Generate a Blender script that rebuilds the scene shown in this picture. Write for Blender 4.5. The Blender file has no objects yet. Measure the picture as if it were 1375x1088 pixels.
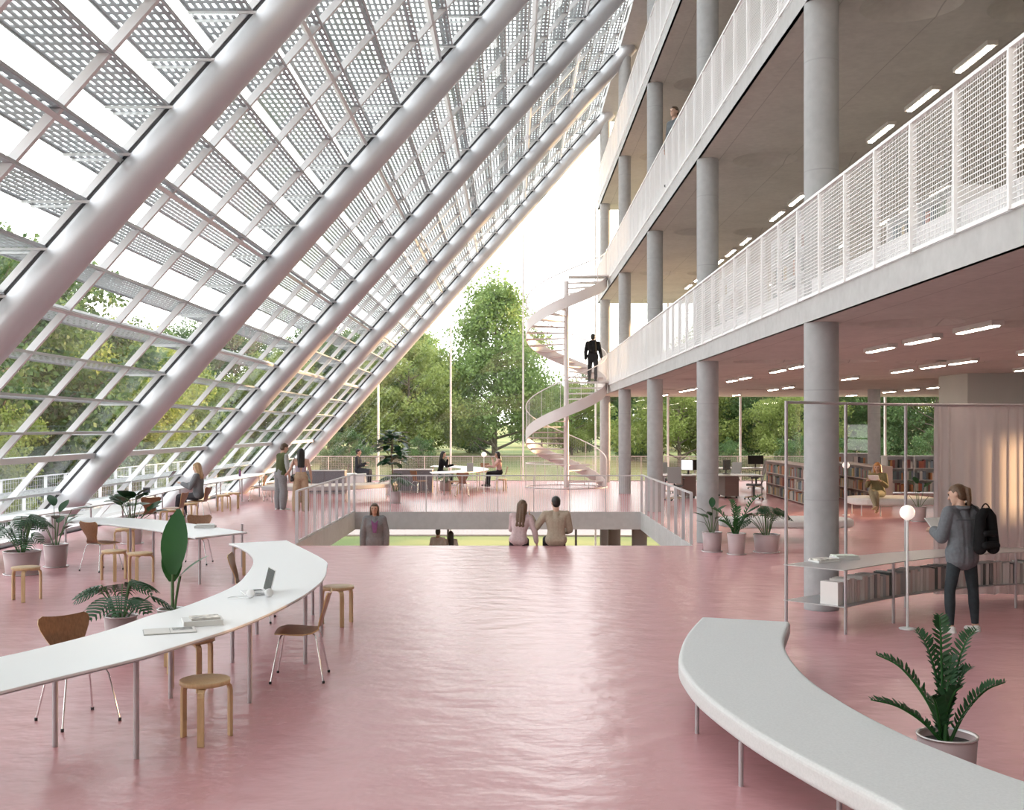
import bpy, bmesh, math, random
import numpy as np
from mathutils import Vector, Matrix, Quaternion

random.seed(7)
RNG = np.random.default_rng(7)
C = bpy.context.scene.collection
PI = math.pi
EYE = 2.25            # camera height (m)
F, CX, HY = 1500.0, 687.5, 574.0    # focal length, principal column, horizon row of the 1375x1088 photograph


def at(px, py, z):
    """point of the horizontal plane z that the photograph shows at pixel px, py"""
    k = (py - HY) / (EYE - z)
    return Vector(((px - CX) / k, F / k, z))


def V(*a):
    return Vector(a)


# ------------------------------------------------------------------ materials
MATS = {}


def mat(name, col=(0.8, 0.8, 0.8), rough=0.5, metal=0.0, spec=0.5, noise=None, bump=None, emit=None, coat=0.0, sheen=0.0):
    """noise = (scale, strength, (sx, sy, sz)) mottles the colour; bump = (scale, strength)"""
    if name in MATS:
        return MATS[name]
    m = bpy.data.materials.new(name)
    m.use_nodes = True
    nt = m.node_tree
    b = nt.nodes['Principled BSDF']
    b.inputs['Base Color'].default_value = (*col, 1)
    b.inputs['Roughness'].default_value = rough
    b.inputs['Metallic'].default_value = metal
    b.inputs['Specular IOR Level'].default_value = spec
    b.inputs['Coat Weight'].default_value = coat
    if emit:
        b.inputs['Emission Color'].default_value = (*emit[0], 1)
        b.inputs['Emission Strength'].default_value = emit[1]
    if noise or bump:
        tc = nt.nodes.new('ShaderNodeTexCoord')
    if noise:
        mp = nt.nodes.new('ShaderNodeMapping')
        nt.links.new(tc.outputs['Object'], mp.inputs['Vector'])
        mp.inputs['Scale'].default_value = noise[2] if len(noise) > 2 else (1, 1, 1)
        n = nt.nodes.new('ShaderNodeTexNoise')
        n.inputs['Scale'].default_value = noise[0]
        n.inputs['Detail'].default_value = 5
        nt.links.new(mp.outputs[0], n.inputs['Vector'])
        r = nt.nodes.new('ShaderNodeValToRGB')
        s = noise[1]
        r.color_ramp.elements[0].position = 0.3
        r.color_ramp.elements[1].position = 0.7
        r.color_ramp.elements[0].color = (*[c * (1 - s) for c in col], 1)
        r.color_ramp.elements[1].color = (*[min(1, c * (1 + s)) for c in col], 1)
        nt.links.new(n.outputs['Fac'], r.inputs[0])
        nt.links.new(r.outputs[0], b.inputs['Base Color'])
    if bump:
        n2 = nt.nodes.new('ShaderNodeTexNoise')
        n2.inputs['Scale'].default_value = bump[0]
        n2.inputs['Detail'].default_value = 4
        nt.links.new(tc.outputs['Object'], n2.inputs['Vector'])
        bp = nt.nodes.new('ShaderNodeBump')
        bp.inputs['Strength'].default_value = bump[1]
        bp.inputs['Distance'].default_value = bump[2] if len(bump) > 2 else 0.02
        nt.links.new(n2.outputs['Fac'], bp.inputs['Height'])
        nt.links.new(bp.outputs[0], b.inputs['Normal'])
    MATS[name] = m
    return m


def glass_mat(name, tint=(0.96, 0.98, 0.97), fac=0.10):
    m = bpy.data.materials.new(name)
    m.use_nodes = True
    nt = m.node_tree
    nt.nodes.clear()
    o = nt.nodes.new('ShaderNodeOutputMaterial')
    tr = nt.nodes.new('ShaderNodeBsdfTransparent')
    tr.inputs[0].default_value = (*tint, 1)
    gl = nt.nodes.new('ShaderNodeBsdfGlossy')
    gl.inputs['Roughness'].default_value = 0.02
    lw = nt.nodes.new('ShaderNodeLayerWeight')
    lw.inputs['Blend'].default_value = 0.35
    mul = nt.nodes.new('ShaderNodeMath')
    mul.operation = 'MULTIPLY_ADD'
    mul.inputs[1].default_value = 0.45
    mul.inputs[2].default_value = fac * 0.4
    nt.links.new(lw.outputs['Fresnel'], mul.inputs[0])
    mx = nt.nodes.new('ShaderNodeMixShader')
    nt.links.new(mul.outputs[0], mx.inputs[0])
    nt.links.new(tr.outputs[0], mx.inputs[1])
    nt.links.new(gl.outputs[0], mx.inputs[2])
    nt.links.new(mx.outputs[0], o.inputs[0])
    MATS[name] = m
    return m


def floor_mat():
    """pink poured resin: glossy, faintly streaked"""
    m = mat('pink_resin', (0.53, 0.285, 0.29), 0.25, 0, 0.5)
    nt = m.node_tree
    b = nt.nodes['Principled BSDF']
    tc = nt.nodes.new('ShaderNodeTexCoord')
    mp = nt.nodes.new('ShaderNodeMapping')
    mp.inputs['Scale'].default_value = (0.75, 1.0, 1)
    nt.links.new(tc.outputs['Object'], mp.inputs[0])
    n = nt.nodes.new('ShaderNodeTexNoise')
    n.inputs['Scale'].default_value = 3.4
    n.inputs['Detail'].default_value = 3
    n.inputs['Roughness'].default_value = 0.5
    nt.links.new(mp.outputs[0], n.inputs['Vector'])
    r = nt.nodes.new('ShaderNodeValToRGB')
    r.color_ramp.elements[0].position, r.color_ramp.elements[1].position = 0.25, 0.75
    r.color_ramp.elements[0].color = (0.578, 0.298, 0.315, 1)
    r.color_ramp.elements[1].color = (0.598, 0.313, 0.330, 1)
    nt.links.new(n.outputs['Fac'], r.inputs[0])
    nt.links.new(r.outputs[0], b.inputs['Base Color'])
    bp = nt.nodes.new('ShaderNodeBump')
    bp.inputs['Strength'].default_value = 0.5
    bp.inputs['Distance'].default_value = 0.035
    nt.links.new(n.outputs['Fac'], bp.inputs['Height'])
    nt.links.new(bp.outputs[0], b.inputs['Normal'])
    return m


def concrete_mat(name, col, board=0.5, rough=0.75):
    m = mat(name, col, rough, 0, 0.3)
    nt = m.node_tree
    b = nt.nodes['Principled BSDF']
    tc = nt.nodes.new('ShaderNodeTexCoord')
    n = nt.nodes.new('ShaderNodeTexNoise')
    n.inputs['Scale'].default_value = 1.1
    n.inputs['Detail'].default_value = 8
    nt.links.new(tc.outputs['Object'], n.inputs['Vector'])
    n2 = nt.nodes.new('ShaderNodeTexNoise')
    n2.inputs['Scale'].default_value = 9
    n2.inputs['Detail'].default_value = 6
    nt.links.new(tc.outputs['Object'], n2.inputs['Vector'])
    ad = nt.nodes.new('ShaderNodeMath')
    ad.operation = 'ADD'
    nt.links.new(n.outputs['Fac'], ad.inputs[0])
    nt.links.new(n2.outputs['Fac'], ad.inputs[1])
    r = nt.nodes.new('ShaderNodeValToRGB')
    r.color_ramp.elements[0].position, r.color_ramp.elements[1].position = 0.35, 0.65
    r.color_ramp.elements[0].color = (*[c * 0.90 for c in col], 1)
    r.color_ramp.elements[1].color = (*[min(1, c * 1.07) for c in col], 1)
    hv = nt.nodes.new('ShaderNodeMath')
    hv.operation = 'MULTIPLY'
    hv.inputs[1].default_value = 0.5
    nt.links.new(ad.outputs[0], hv.inputs[0])
    nt.links.new(hv.outputs[0], r.inputs[0])
    # cast joints: a thin darker line at regular heights / bays
    sep = nt.nodes.new('ShaderNodeSeparateXYZ')
    nt.links.new(tc.outputs['Object'], sep.inputs[0])
    dv = nt.nodes.new('ShaderNodeMath')
    dv.operation = 'DIVIDE'
    dv.inputs[1].default_value = 1.35
    nt.links.new(sep.outputs['Z' if board > 0 else 'X'], dv.inputs[0])
    fr = nt.nodes.new('ShaderNodeMath')
    fr.operation = 'FRACT'
    nt.links.new(dv.outputs[0], fr.inputs[0])
    lt = nt.nodes.new('ShaderNodeMath')
    lt.operation = 'LESS_THAN'
    lt.inputs[1].default_value = 0.012
    nt.links.new(fr.outputs[0], lt.inputs[0])
    mx = nt.nodes.new('ShaderNodeMix')
    mx.data_type = 'RGBA'
    nt.links.new(lt.outputs[0], mx.inputs[0])
    nt.links.new(r.outputs[0], mx.inputs[6])
    mx.inputs[7].default_value = (*[c * (0.72 if board < 0 else 0.86) for c in col], 1)
    nt.links.new(mx.outputs[2], b.inputs['Base Color'])
    return m


def wood_mat(name, col, dark, scale=6):
    m = mat(name, col, 0.42, 0, 0.4)
    nt = m.node_tree
    b = nt.nodes['Principled BSDF']
    tc = nt.nodes.new('ShaderNodeTexCoord')
    mp = nt.nodes.new('ShaderNodeMapping')
    mp.inputs['Scale'].default_value = (14, 14, 1.4)
    nt.links.new(tc.outputs['Object'], mp.inputs[0])
    n = nt.nodes.new('ShaderNodeTexNoise')
    n.inputs['Scale'].default_value = scale
    n.inputs['Detail'].default_value = 5
    nt.links.new(mp.outputs[0], n.inputs['Vector'])
    r = nt.nodes.new('ShaderNodeValToRGB')
    r.color_ramp.elements[0].position, r.color_ramp.elements[1].position = 0.3, 0.7
    r.color_ramp.elements[0].color = (*dark, 1)
    r.color_ramp.elements[1].color = (*col, 1)
    nt.links.new(n.outputs['Fac'], r.inputs[0])
    nt.links.new(r.outputs[0], b.inputs['Base Color'])
    return m


def leaf_mat(name, col, col2, trans=0.35, rough=0.45):
    m = bpy.data.materials.new(name)
    m.use_nodes = True
    nt = m.node_tree
    b = nt.nodes['Principled BSDF']
    o = nt.nodes['Material Output']
    tc = nt.nodes.new('ShaderNodeTexCoord')
    n = nt.nodes.new('ShaderNodeTexNoise')
    n.inputs['Scale'].default_value = 0.9
    n.inputs['Detail'].default_value = 6
    nt.links.new(tc.outputs['Object'], n.inputs['Vector'])
    r = nt.nodes.new('ShaderNodeValToRGB')
    r.color_ramp.elements[0].position, r.color_ramp.elements[1].position = 0.35, 0.65
    r.color_ramp.elements[0].color = (*col, 1)
    r.color_ramp.elements[1].color = (*col2, 1)
    nt.links.new(n.outputs['Fac'], r.inputs[0])
    nt.links.new(r.outputs[0], b.inputs['Base Color'])
    b.inputs['Roughness'].default_value = rough
    b.inputs['Specular IOR Level'].default_value = 0.3
    t = nt.nodes.new('ShaderNodeBsdfTranslucent')
    nt.links.new(r.outputs[0], t.inputs[0])
    mx = nt.nodes.new('ShaderNodeMixShader')
    mx.inputs[0].default_value = trans
    nt.links.new(b.outputs[0], mx.inputs[1])
    nt.links.new(t.outputs[0], mx.inputs[2])
    nt.links.new(mx.outputs[0], o.inputs[0])
    MATS[name] = m
    return m


def grating_mat(name, col, px, py, gx, gy):
    """solar-glass louvre: opaque cells in a clear sheet, a regular grid in the panel's own plane"""
    m = bpy.data.materials.new(name)
    m.use_nodes = True
    nt = m.node_tree
    b = nt.nodes['Principled BSDF']
    o = nt.nodes['Material Output']
    b.inputs['Base Color'].default_value = (*col, 1)
    b.inputs['Roughness'].default_value = 0.35
    tc = nt.nodes.new('ShaderNodeTexCoord')
    sep = nt.nodes.new('ShaderNodeSeparateXYZ')
    nt.links.new(tc.outputs['Object'], sep.inputs[0])
    masks = []
    for ax, p, g in (('X', px, gx), ('Y', py, gy)):
        d = nt.nodes.new('ShaderNodeMath')
        d.operation = 'DIVIDE'
        d.inputs[1].default_value = p
        nt.links.new(sep.outputs[ax], d.inputs[0])
        f = nt.nodes.new('ShaderNodeMath')
        f.operation = 'FRACT'
        nt.links.new(d.outputs[0], f.inputs[0])
        l = nt.nodes.new('ShaderNodeMath')
        l.operation = 'GREATER_THAN'
        l.inputs[1].default_value = g
        nt.links.new(f.outputs[0], l.inputs[0])
        masks.append(l)
    a = nt.nodes.new('ShaderNodeMath')
    a.operation = 'MULTIPLY'
    nt.links.new(masks[0].outputs[0], a.inputs[0])
    nt.links.new(masks[1].outputs[0], a.inputs[1])
    tr = nt.nodes.new('ShaderNodeBsdfTransparent')
    tr.inputs[0].default_value = (0.93, 0.95, 0.95, 1)
    tl = nt.nodes.new('ShaderNodeBsdfTranslucent')
    tl.inputs[0].default_value = (*[min(1, c * 1.1) for c in col], 1)
    cell = nt.nodes.new('ShaderNodeMixShader')
    cell.inputs[0].default_value = 0.38
    nt.links.new(b.outputs[0], cell.inputs[1])
    nt.links.new(tl.outputs[0], cell.inputs[2])
    mx = nt.nodes.new('ShaderNodeMixShader')
    nt.links.new(a.outputs[0], mx.inputs[0])
    nt.links.new(cell.outputs[0], mx.inputs[1])
    nt.links.new(tr.outputs[0], mx.inputs[2])
    nt.links.new(mx.outputs[0], o.inputs[0])
    MATS[name] = m
    return m


# ------------------------------------------------------------------ mesh building
class MB:
    """collects shapes and links them as ONE mesh object"""

    def __init__(self):
        self.v, self.f, self.m, self.s = [], [], [], []

    def add(self, vs, fs, mi=0, smooth=False):
        b = len(self.v)
        self.v.extend(tuple(p) for p in vs)
        for q in fs:
            self.f.append(tuple(b + i for i in q))
            self.m.append(mi)
            self.s.append(smooth)
        return self

    def box(self, lo, hi, mi=0, M=None):
        x0, y0, z0 = lo
        x1, y1, z1 = hi
        vs = [Vector(p) for p in ((x0, y0, z0), (x1, y0, z0), (x1, y1, z0), (x0, y1, z0), (x0, y0, z1), (x1, y0, z1), (x1, y1, z1), (x0, y1, z1))]
        if M is not None:
            vs = [M @ p for p in vs]
        return self.add(vs, ((3, 2, 1, 0), (4, 5, 6, 7), (0, 1, 5, 4), (1, 2, 6, 5), (2, 3, 7, 6), (3, 0, 4, 7)), mi)

    def cbox(self, c, s, mi=0, rz=0.0):
        M = Matrix.Translation(Vector(c)) @ Matrix.Rotation(rz, 4, 'Z')
        return self.box([-a / 2 for a in s], [a / 2 for a in s], mi, M)

    def bar(self, a, b, w, h=None, up=(0, 0, 1), mi=0):
        """rectangular bar from a to b"""
        a, b = Vector(a), Vector(b)
        h = h or w
        d = (b - a).normalized()
        u = Vector(up)
        if abs(d.dot(u)) > 0.99:
            u = Vector((1, 0, 0))
        s = d.cross(u).normalized()
        u = s.cross(d).normalized()
        vs = []
        for p in (a, b):
            for i, j in ((-1, -1), (1, -1), (1, 1), (-1, 1)):
                vs.append(p + s * (i * w / 2) + u * (j * h / 2))
        return self.add(vs, ((0, 1, 2, 3), (7, 6, 5, 4), (0, 4, 5, 1), (1, 5, 6, 2), (2, 6, 7, 3), (3, 7, 4, 0)), mi)

    def tube(self, pts, r, seg=10, mi=0, caps=True, closed=False):
        pts = [Vector(p) for p in pts]
        n = len(pts)
        rs = r if isinstance(r, (list, tuple)) else [r] * n
        rings = []
        prev = None
        for i, p in enumerate(pts):
            if closed:
                d = pts[(i + 1) % n] - pts[i - 1]
            else:
                d = pts[min(i + 1, n - 1)] - pts[max(i - 1, 0)]
            d.normalize()
            if prev is None:
                u = Vector((0, 0, 1)) if abs(d.z) < 0.95 else Vector((1, 0, 0))
                u = (u - d * u.dot(d)).normalized()
            else:
                u = (prev - d * prev.dot(d)).normalized()
            prev = u
            w = d.cross(u)
            rings.append([p + (u * math.cos(2 * PI * k / seg) + w * math.sin(2 * PI * k / seg)) * rs[i] for k in range(seg)])
        vs = [q for g in rings for q in g]
        fs = []
        for i in range(n if closed else n - 1):
            j = (i + 1) % n
            for k in range(seg):
                k2 = (k + 1) % seg
                fs.append((i * seg + k, i * seg + k2, j * seg + k2, j * seg + k))
        self.add(vs, fs, mi, True)
        if caps and not closed:
            self.add(rings[0], (tuple(range(seg))[::-1],), mi)
            self.add(rings[-1], (tuple(range(seg)),), mi)
        return self

    def cyl(self, a, b, r, seg=16, mi=0):
        return self.tube([a, b], r, seg, mi)

    def lathe(self, prof, c=(0, 0, 0), seg=28, mi=0, smooth=True):
        """prof = [(radius, z)...] turned about the vertical through c"""
        c = Vector(c)
        vs, fs = [], []
        n = len(prof)
        for rr, z in prof:
            for k in range(seg):
                a = 2 * PI * k / seg
                vs.append(c + Vector((rr * math.cos(a), rr * math.sin(a), z)))
        for i in range(n - 1):
            for k in range(seg):
                k2 = (k + 1) % seg
                fs.append((i * seg + k, i * seg + k2, (i + 1) * seg + k2, (i + 1) * seg + k))
        return self.add(vs, fs, mi, smooth)

    def sphere(self, c, r, seg=16, rings=10, mi=0, sc=(1, 1, 1), R=None):
        c = Vector(c)
        vs, fs = [], []
        for i in range(rings + 1):
            t = PI * i / rings
            for k in range(seg):
                a = 2 * PI * k / seg
                p = Vector((r * sc[0] * math.sin(t) * math.cos(a), r * sc[1] * math.sin(t) * math.sin(a), r * sc[2] * math.cos(t)))
                if R is not None:
                    p = R @ p
                vs.append(c + p)
        for i in range(rings):
            for k in range(seg):
                k2 = (k + 1) % seg
                fs.append((i * seg + k, (i + 1) * seg + k, (i + 1) * seg + k2, i * seg + k2))
        return self.add(vs, fs, mi, True)

    def prism(self, poly, z0, z1, mi=0, side_mi=None):
        n = len(poly)
        vs = [Vector((p[0], p[1], z0)) for p in poly] + [Vector((p[0], p[1], z1)) for p in poly]
        ar = sum(poly[i][0] * poly[(i + 1) % n][1] - poly[(i + 1) % n][0] * poly[i][1] for i in range(n))
        o = list(range(n)) if ar > 0 else list(range(n))[::-1]
        self.add(vs, [tuple(o[::-1]), tuple(i + n for i in o)], mi)
        sd = [(o[i], o[(i + 1) % n], o[(i + 1) % n] + n, o[i] + n) for i in range(n)]
        return self.add(vs, sd, mi if side_mi is None else side_mi)

    def ribbon(self, left, right, z0, z1, mi=0):
        """prism between two point rows of the same length"""
        return self.prism([(p[0], p[1]) for p in left] + [(p[0], p[1]) for p in reversed(right)], z0, z1, mi)

    def build(self, name, mats, parent=None, bevel=0.0, seg=2, subsurf=0, weld=False):
        me = bpy.data.meshes.new(name)
        me.from_pydata(self.v, [], self.f)
        for m in (mats if isinstance(mats, (list, tuple)) else [mats]):
            me.materials.append(m)
        me.polygons.foreach_set('material_index', self.m)
        me.polygons.foreach_set('use_smooth', self.s)
        if weld or bevel:
            bm = bmesh.new()
            bm.from_mesh(me)
            bmesh.ops.remove_doubles(bm, verts=bm.verts, dist=1e-5)
            bmesh.ops.recalc_face_normals(bm, faces=bm.faces)
            bm.to_mesh(me)
            bm.free()
        me.update()
        o = bpy.data.objects.new(name, me)
        C.objects.link(o)
        if parent:
            o.parent = parent
        if bevel:
            md = o.modifiers.new('bevel', 'BEVEL')
            md.width, md.segments, md.limit_method, md.angle_limit = bevel, seg, 'ANGLE', math.radians(40)
        if subsurf:
            md = o.modifiers.new('subsurf', 'SUBSURF')
            md.levels = md.render_levels = subsurf
        return o


def tag(o, label=None, cat=None, group=None, kind=None):
    if label:
        o['label'] = label
    if cat:
        o['category'] = cat
    if group:
        o['group'] = group
    if kind:
        o['kind'] = kind
    return o


def thing(name, label, cat, loc=(0, 0, 0), rz=0.0, group=None):
    o = bpy.data.objects.new(name, None)
    o.empty_display_size = 0.1
    C.objects.link(o)
    o.location = loc
    o.rotation_euler = (0, 0, rz)
    return tag(o, label, cat, group)


def struct(o, label=None):
    o['kind'] = 'structure'
    if label:
        o['label'] = label
    return o


KIDS = {}


def kids(o):
    return [c for c in C.objects if c.parent is o]


def copy_tree(o, parent=None, cache=None):
    c = o.copy()
    C.objects.link(c)
    if parent is not None:
        c.parent = parent
    for ch in list(o.children):
        copy_tree(ch, c)
    return c


def dup(root, loc, rz, label, group=None, scale=None):
    c = copy_tree(root)
    c.location = loc
    c.rotation_euler = (0, 0, rz)
    c['label'] = label
    if group:
        c['group'] = group
    if scale:
        c.scale = (scale,) * 3 if not isinstance(scale, tuple) else scale
    return c


def spline(pts, n=8, closed=False):
    """Catmull-Rom through 2-D or 3-D points"""
    P = [Vector((*p, 0)) if len(p) == 2 else Vector(p) for p in pts]
    out = []
    N = len(P)
    rng = range(N if closed else N - 1)
    for i in rng:
        p1, p2 = P[i], P[(i + 1) % N]
        p0 = P[i - 1] if (closed or i > 0) else p1 * 2 - p2
        p3 = P[(i + 2) % N] if (closed or i + 2 < N) else p2 * 2 - p1
        for k in range(n):
            t = k / n
            out.append(0.5 * ((2 * p1) + (p2 - p0) * t + (2 * p0 - 5 * p1 + 4 * p2 - p3) * t * t + (3 * p1 - p0 - 3 * p2 + p3) * t ** 3))
    if not closed:
        out.append(P[-1])
    return out


# palette
M_FLOOR = floor_mat()
M_CONC = concrete_mat('cast_concrete', (0.50, 0.50, 0.50))
M_COL = concrete_mat('column_concrete', (0.40, 0.405, 0.41))
M_CEIL = concrete_mat('ceiling_concrete', (0.54, 0.53, 0.48), -1)
M_WHITE = mat('white_metal', (0.82, 0.82, 0.83), 0.38, 0, 0.5)
M_RAILW = mat('white_mesh_metal', (0.92, 0.92, 0.92), 0.45)
M_RAILG = mat('grey_rail_metal', (0.60, 0.60, 0.62), 0.4, 0.2)
M_TUBE = mat('tube_paint', (0.53, 0.53, 0.55), 0.40, 0.35, 0.6)
M_MULL = mat('mullion_paint', (0.66, 0.66, 0.67), 0.4, 0.1)
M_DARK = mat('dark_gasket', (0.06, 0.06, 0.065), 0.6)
M_GLASS = glass_mat('clear_glass')
M_PV = grating_mat('solar_glass', (0.36, 0.36, 0.37), 0.095, 0.24, 0.48, 0.24)
M_TOP = mat('white_laminate', (0.86, 0.87, 0.88), 0.30, 0, 0.4)
M_LEG = mat('grey_pink_steel', (0.46, 0.42, 0.44), 0.35, 0.3)
M_FABRIC = mat('light_grey_felt', (0.64, 0.64, 0.635), 0.95, 0, 0.1, noise=(60, 0.05), bump=(220, 0.25, 0.004))
M_BIRCH = wood_mat('birch', (0.62, 0.44, 0.25), (0.52, 0.35, 0.19))
M_WALNUT = wood_mat('walnut_ply', (0.27, 0.135, 0.07), (0.19, 0.09, 0.045))
M_PLYEDGE = mat('ply_edge', (0.55, 0.36, 0.18), 0.5)
M_CHROME = mat('chrome', (0.72, 0.70, 0.71), 0.18, 0.9)
M_BLACK = mat('black_rubber', (0.012, 0.012, 0.013), 0.5)
M_POT = mat('pink_grey_pot', (0.45, 0.33, 0.34), 0.38, 0, 0.4)
M_POTRIM = mat('pot_rim_metal', (0.66, 0.62, 0.62), 0.25, 0.5)
M_SOIL = mat('soil', (0.035, 0.03, 0.027), 0.95, noise=(40, 0.4))
M_LEAF = leaf_mat('houseplant_leaf', (0.014, 0.050, 0.020), (0.034, 0.098, 0.036), 0.12, 0.35)
M_LEAF2 = leaf_mat('bright_houseplant_leaf', (0.02, 0.085, 0.022), (0.035, 0.13, 0.03), 0.2, 0.35)
M_STEM = mat('plant_stem', (0.07, 0.14, 0.045), 0.5)
M_BARKIN = mat('houseplant_trunk', (0.10, 0.07, 0.05), 0.8)
M_GLOBE = mat('opal_globe', (0.9, 0.87, 0.84), 0.35, emit=((1.0, 0.86, 0.78), 0.55))
M_TUBELIGHT = mat('light_diffuser', (0.9, 0.9, 0.88), 0.5, emit=((1.0, 0.89, 0.74), 34.0))
M_STEELSH = mat('brushed_shelf_steel', (0.47, 0.46, 0.47), 0.36, 0.55)
M_PAPER = mat('paper', (0.70, 0.69, 0.67), 0.8)
M_SKIN = [mat('skin_light', (0.56, 0.35, 0.26), 0.5), mat('skin_tan', (0.42, 0.24, 0.16), 0.5), mat('skin_brown', (0.23, 0.12, 0.075), 0.5)]
# ================================================================== the building
Y0 = 13.83            # first column in view
BAY = 8.04
COLY = [Y0 + BAY * i for i in range(-2, 5)]       # -2.25 ... 46.0
COLX = 3.83
BACK = 47.2           # glass end wall
NEAR = -7.0
EDGE = 3.62           # edge of the upper floors toward the hall
RIGHT = 18.6
FLOORS = [(3.54, 3.95), (7.49, 7.90), (11.44, 11.85), (15.39, 15.8)]
CORE = (10.85, 15.5, 26.6, 28.4)
VOID = (-4.2, 3.45, 21.25, 29.75)
LOW = -3.05

# ---- ground floor slab with the stair void and the round well of the spiral stair
def build_floor():
    x0, x1, y0, y1 = VOID
    L, R = -9.75, RIGHT
    b = MB()
    t = -0.42
    def slab(xa, xb, ya, yb):
        b.box((xa, ya, t), (xb, yb, 0.0))
    slab(L, R, NEAR, y0)
    slab(L, x0, y0, y1)
    slab(x1, R, y0, y1)
    slab(L, R, y1, BACK)
    return struct(b.build('floor', M_FLOOR), 'glossy pink poured floor of the hall')

build_floor()

# fascia of the void (grey concrete upstand around three sides)
b = MB()
x0, x1, y0, y1 = VOID
b.box((x0 - 0.02, y1 - 0.03, -0.47), (x1 + 0.02, y1 + 0.01, -0.004))
b.box((x0 - 0.01, y0 + 0.05, -0.47), (x0 + 0.03, y1, -0.004))
b.box((x1 - 0.03, y0 + 0.05, -0.47), (x1 + 0.01, y1, -0.004))
struct(b.build('trim_1', M_CONC), 'grey concrete fascia around the stair opening')

# lower level
b = MB()
b.box((-12, 12, LOW - 0.3), (RIGHT, BACK, LOW))
struct(b.build('floor_lower', mat('lower_floor', (0.42, 0.40, 0.39), 0.5, noise=(2, 0.06))), 'grey floor of the level below')
# sitting steps descending from the hall edge
b = MB()
n = 9
rise = -LOW / n
for i in range(n):
    ya = VOID[2] + 0.82 * i
    b.box((VOID[0], ya - 0.02, LOW), (VOID[1], ya + 0.82, -rise * (i + 1)))
struct(b.build('floor_steps', M_FLOOR), 'pink sitting steps leading down through the opening')
b = MB()
for i in range(n):
    ya = VOID[2] + 0.82 * i
struct(MB().box((VOID[0], VOID[2] - 0.15, LOW), (VOID[1], VOID[2] - 0.03, -0.42)).build('wall_front', M_CONC))

# ---- upper slabs with scalloped soffits (shallow round recesses along the column lines)
def soffit(z, name):
    """ceiling face: cells along the column lines carry a round shallow recess"""
    b = MB()
    R, depth, seg = 0.62, 0.19, 40
    xs = [EDGE]
    cx = 4.95
    cents = []
    while cx + 0.8 < RIGHT:
        cents.append(cx)
        cx += 1.6
    xe = [4.15 + 1.6 * i for i in range(len(cents) + 1)]
    rows = [(y, y - 0.8, y + 0.8) for y in COLY]
    ycur = NEAR
    def flat(xa, xb, ya, yb):
        b.add([(xa, ya, z), (xb, ya, z), (xb, yb, z), (xa, yb, z)], [(0, 3, 2, 1)])
    for (yc, ya, yb) in rows:
        if ya < NEAR:
            continue
        yb = min(yb, BACK)
        flat(EDGE, RIGHT, ycur, ya)
        flat(EDGE, xe[0], ya, yb)
        for i, c in enumerate(cents):
            xa, xb = xe[i], xe[i + 1]
            ring, sq = [], []
            for k in range(seg):
                a = 2 * PI * k / seg
                ca, sa = math.cos(a), math.sin(a)
                ring.append((c + R * ca, yc + R * sa, z))
                s = 0.8 / max(abs(ca), abs(sa))
                sq.append((c + s * ca, min(yc + s * sa, yb), z))
            vs = ring + sq
            fs = [(k, (k + 1) % seg, seg + (k + 1) % seg, seg + k)[::-1] for k in range(seg)]
            # corners of the square cell
            b.add(vs, [f[::-1] for f in fs])
            cap = []
            K = 6
            for j in range(K + 1):
                t = 1 - j / K
                for k in range(seg):
                    a = 2 * PI * k / seg
                    cap.append((c + R * t * math.cos(a), yc + R * t * math.sin(a), z + depth * (1 - t * t)))
            cf = []
            for j in range(K):
                for k in range(seg):
                    k2 = (k + 1) % seg
                    cf.append((j * seg + k, (j + 1) * seg + k, (j + 1) * seg + k2, j * seg + k2))
            b.add(cap, cf, 0, True)
        flat(xe[-1], RIGHT, ya, yb)
        ycur = yb
    flat(EDGE, RIGHT, ycur, BACK)
    return struct(b.build(name, M_CEIL), 'grey concrete soffit with shallow round recesses')

for i, (zb, zt) in enumerate(FLOORS):
    soffit(zb, 'ceiling' if i == 0 else 'ceiling_%d' % (i + 1))
    b = MB()
    b.box((EDGE + 0.1, NEAR, zb + 0.2), (RIGHT, BACK, zt))
    struct(b.build('floor_upper' if i == 0 else 'floor_upper_%d' % (i + 1), mat('upper_floor', (0.42, 0.36, 0.34), 0.5)))
    b = MB()
    b.box((EDGE, NEAR, zb), (EDGE + 0.05, BACK, zb + 0.28))
    b.box((EDGE, BACK - 0.05, zb), (RIGHT, BACK, zb + 0.4))
    struct(b.build('trim_%d' % (i + 2), M_CONC), 'exposed concrete slab edge')
    b = MB()
    b.box((EDGE + 0.051, NEAR, zb + 0.285), (EDGE + 0.095, BACK, zt + 0.11))
    struct(b.build('trim_%d' % (i + 10), M_WHITE), 'white kerb behind the balcony mesh')

# ---- columns
for yc in COLY:
    if yc < 5:
        continue
    b = MB()
    b.cyl((0, 0, -0.02), (0, 0, 15.45), 0.21, 40)
    o = b.build('column', M_COL)
    o.location = (COLX, yc, 0)
    struct(o, 'round concrete column along the hall edge')
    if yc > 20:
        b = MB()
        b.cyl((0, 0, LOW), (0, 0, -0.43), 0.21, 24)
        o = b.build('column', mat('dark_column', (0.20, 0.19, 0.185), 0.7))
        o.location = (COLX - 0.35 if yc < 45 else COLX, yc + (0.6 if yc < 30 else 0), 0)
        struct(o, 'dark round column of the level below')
for yc in COLY[3:]:
    if 29 < yc < 31:
        continue
    b = MB()
    b.cyl((0, 0, -0.02), (0, 0, 15.45), 0.21, 32)
    o = b.build('column', M_COL)
    o.location = (12.3, yc, 0)
    struct(o, 'round concrete column inside the library')

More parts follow.
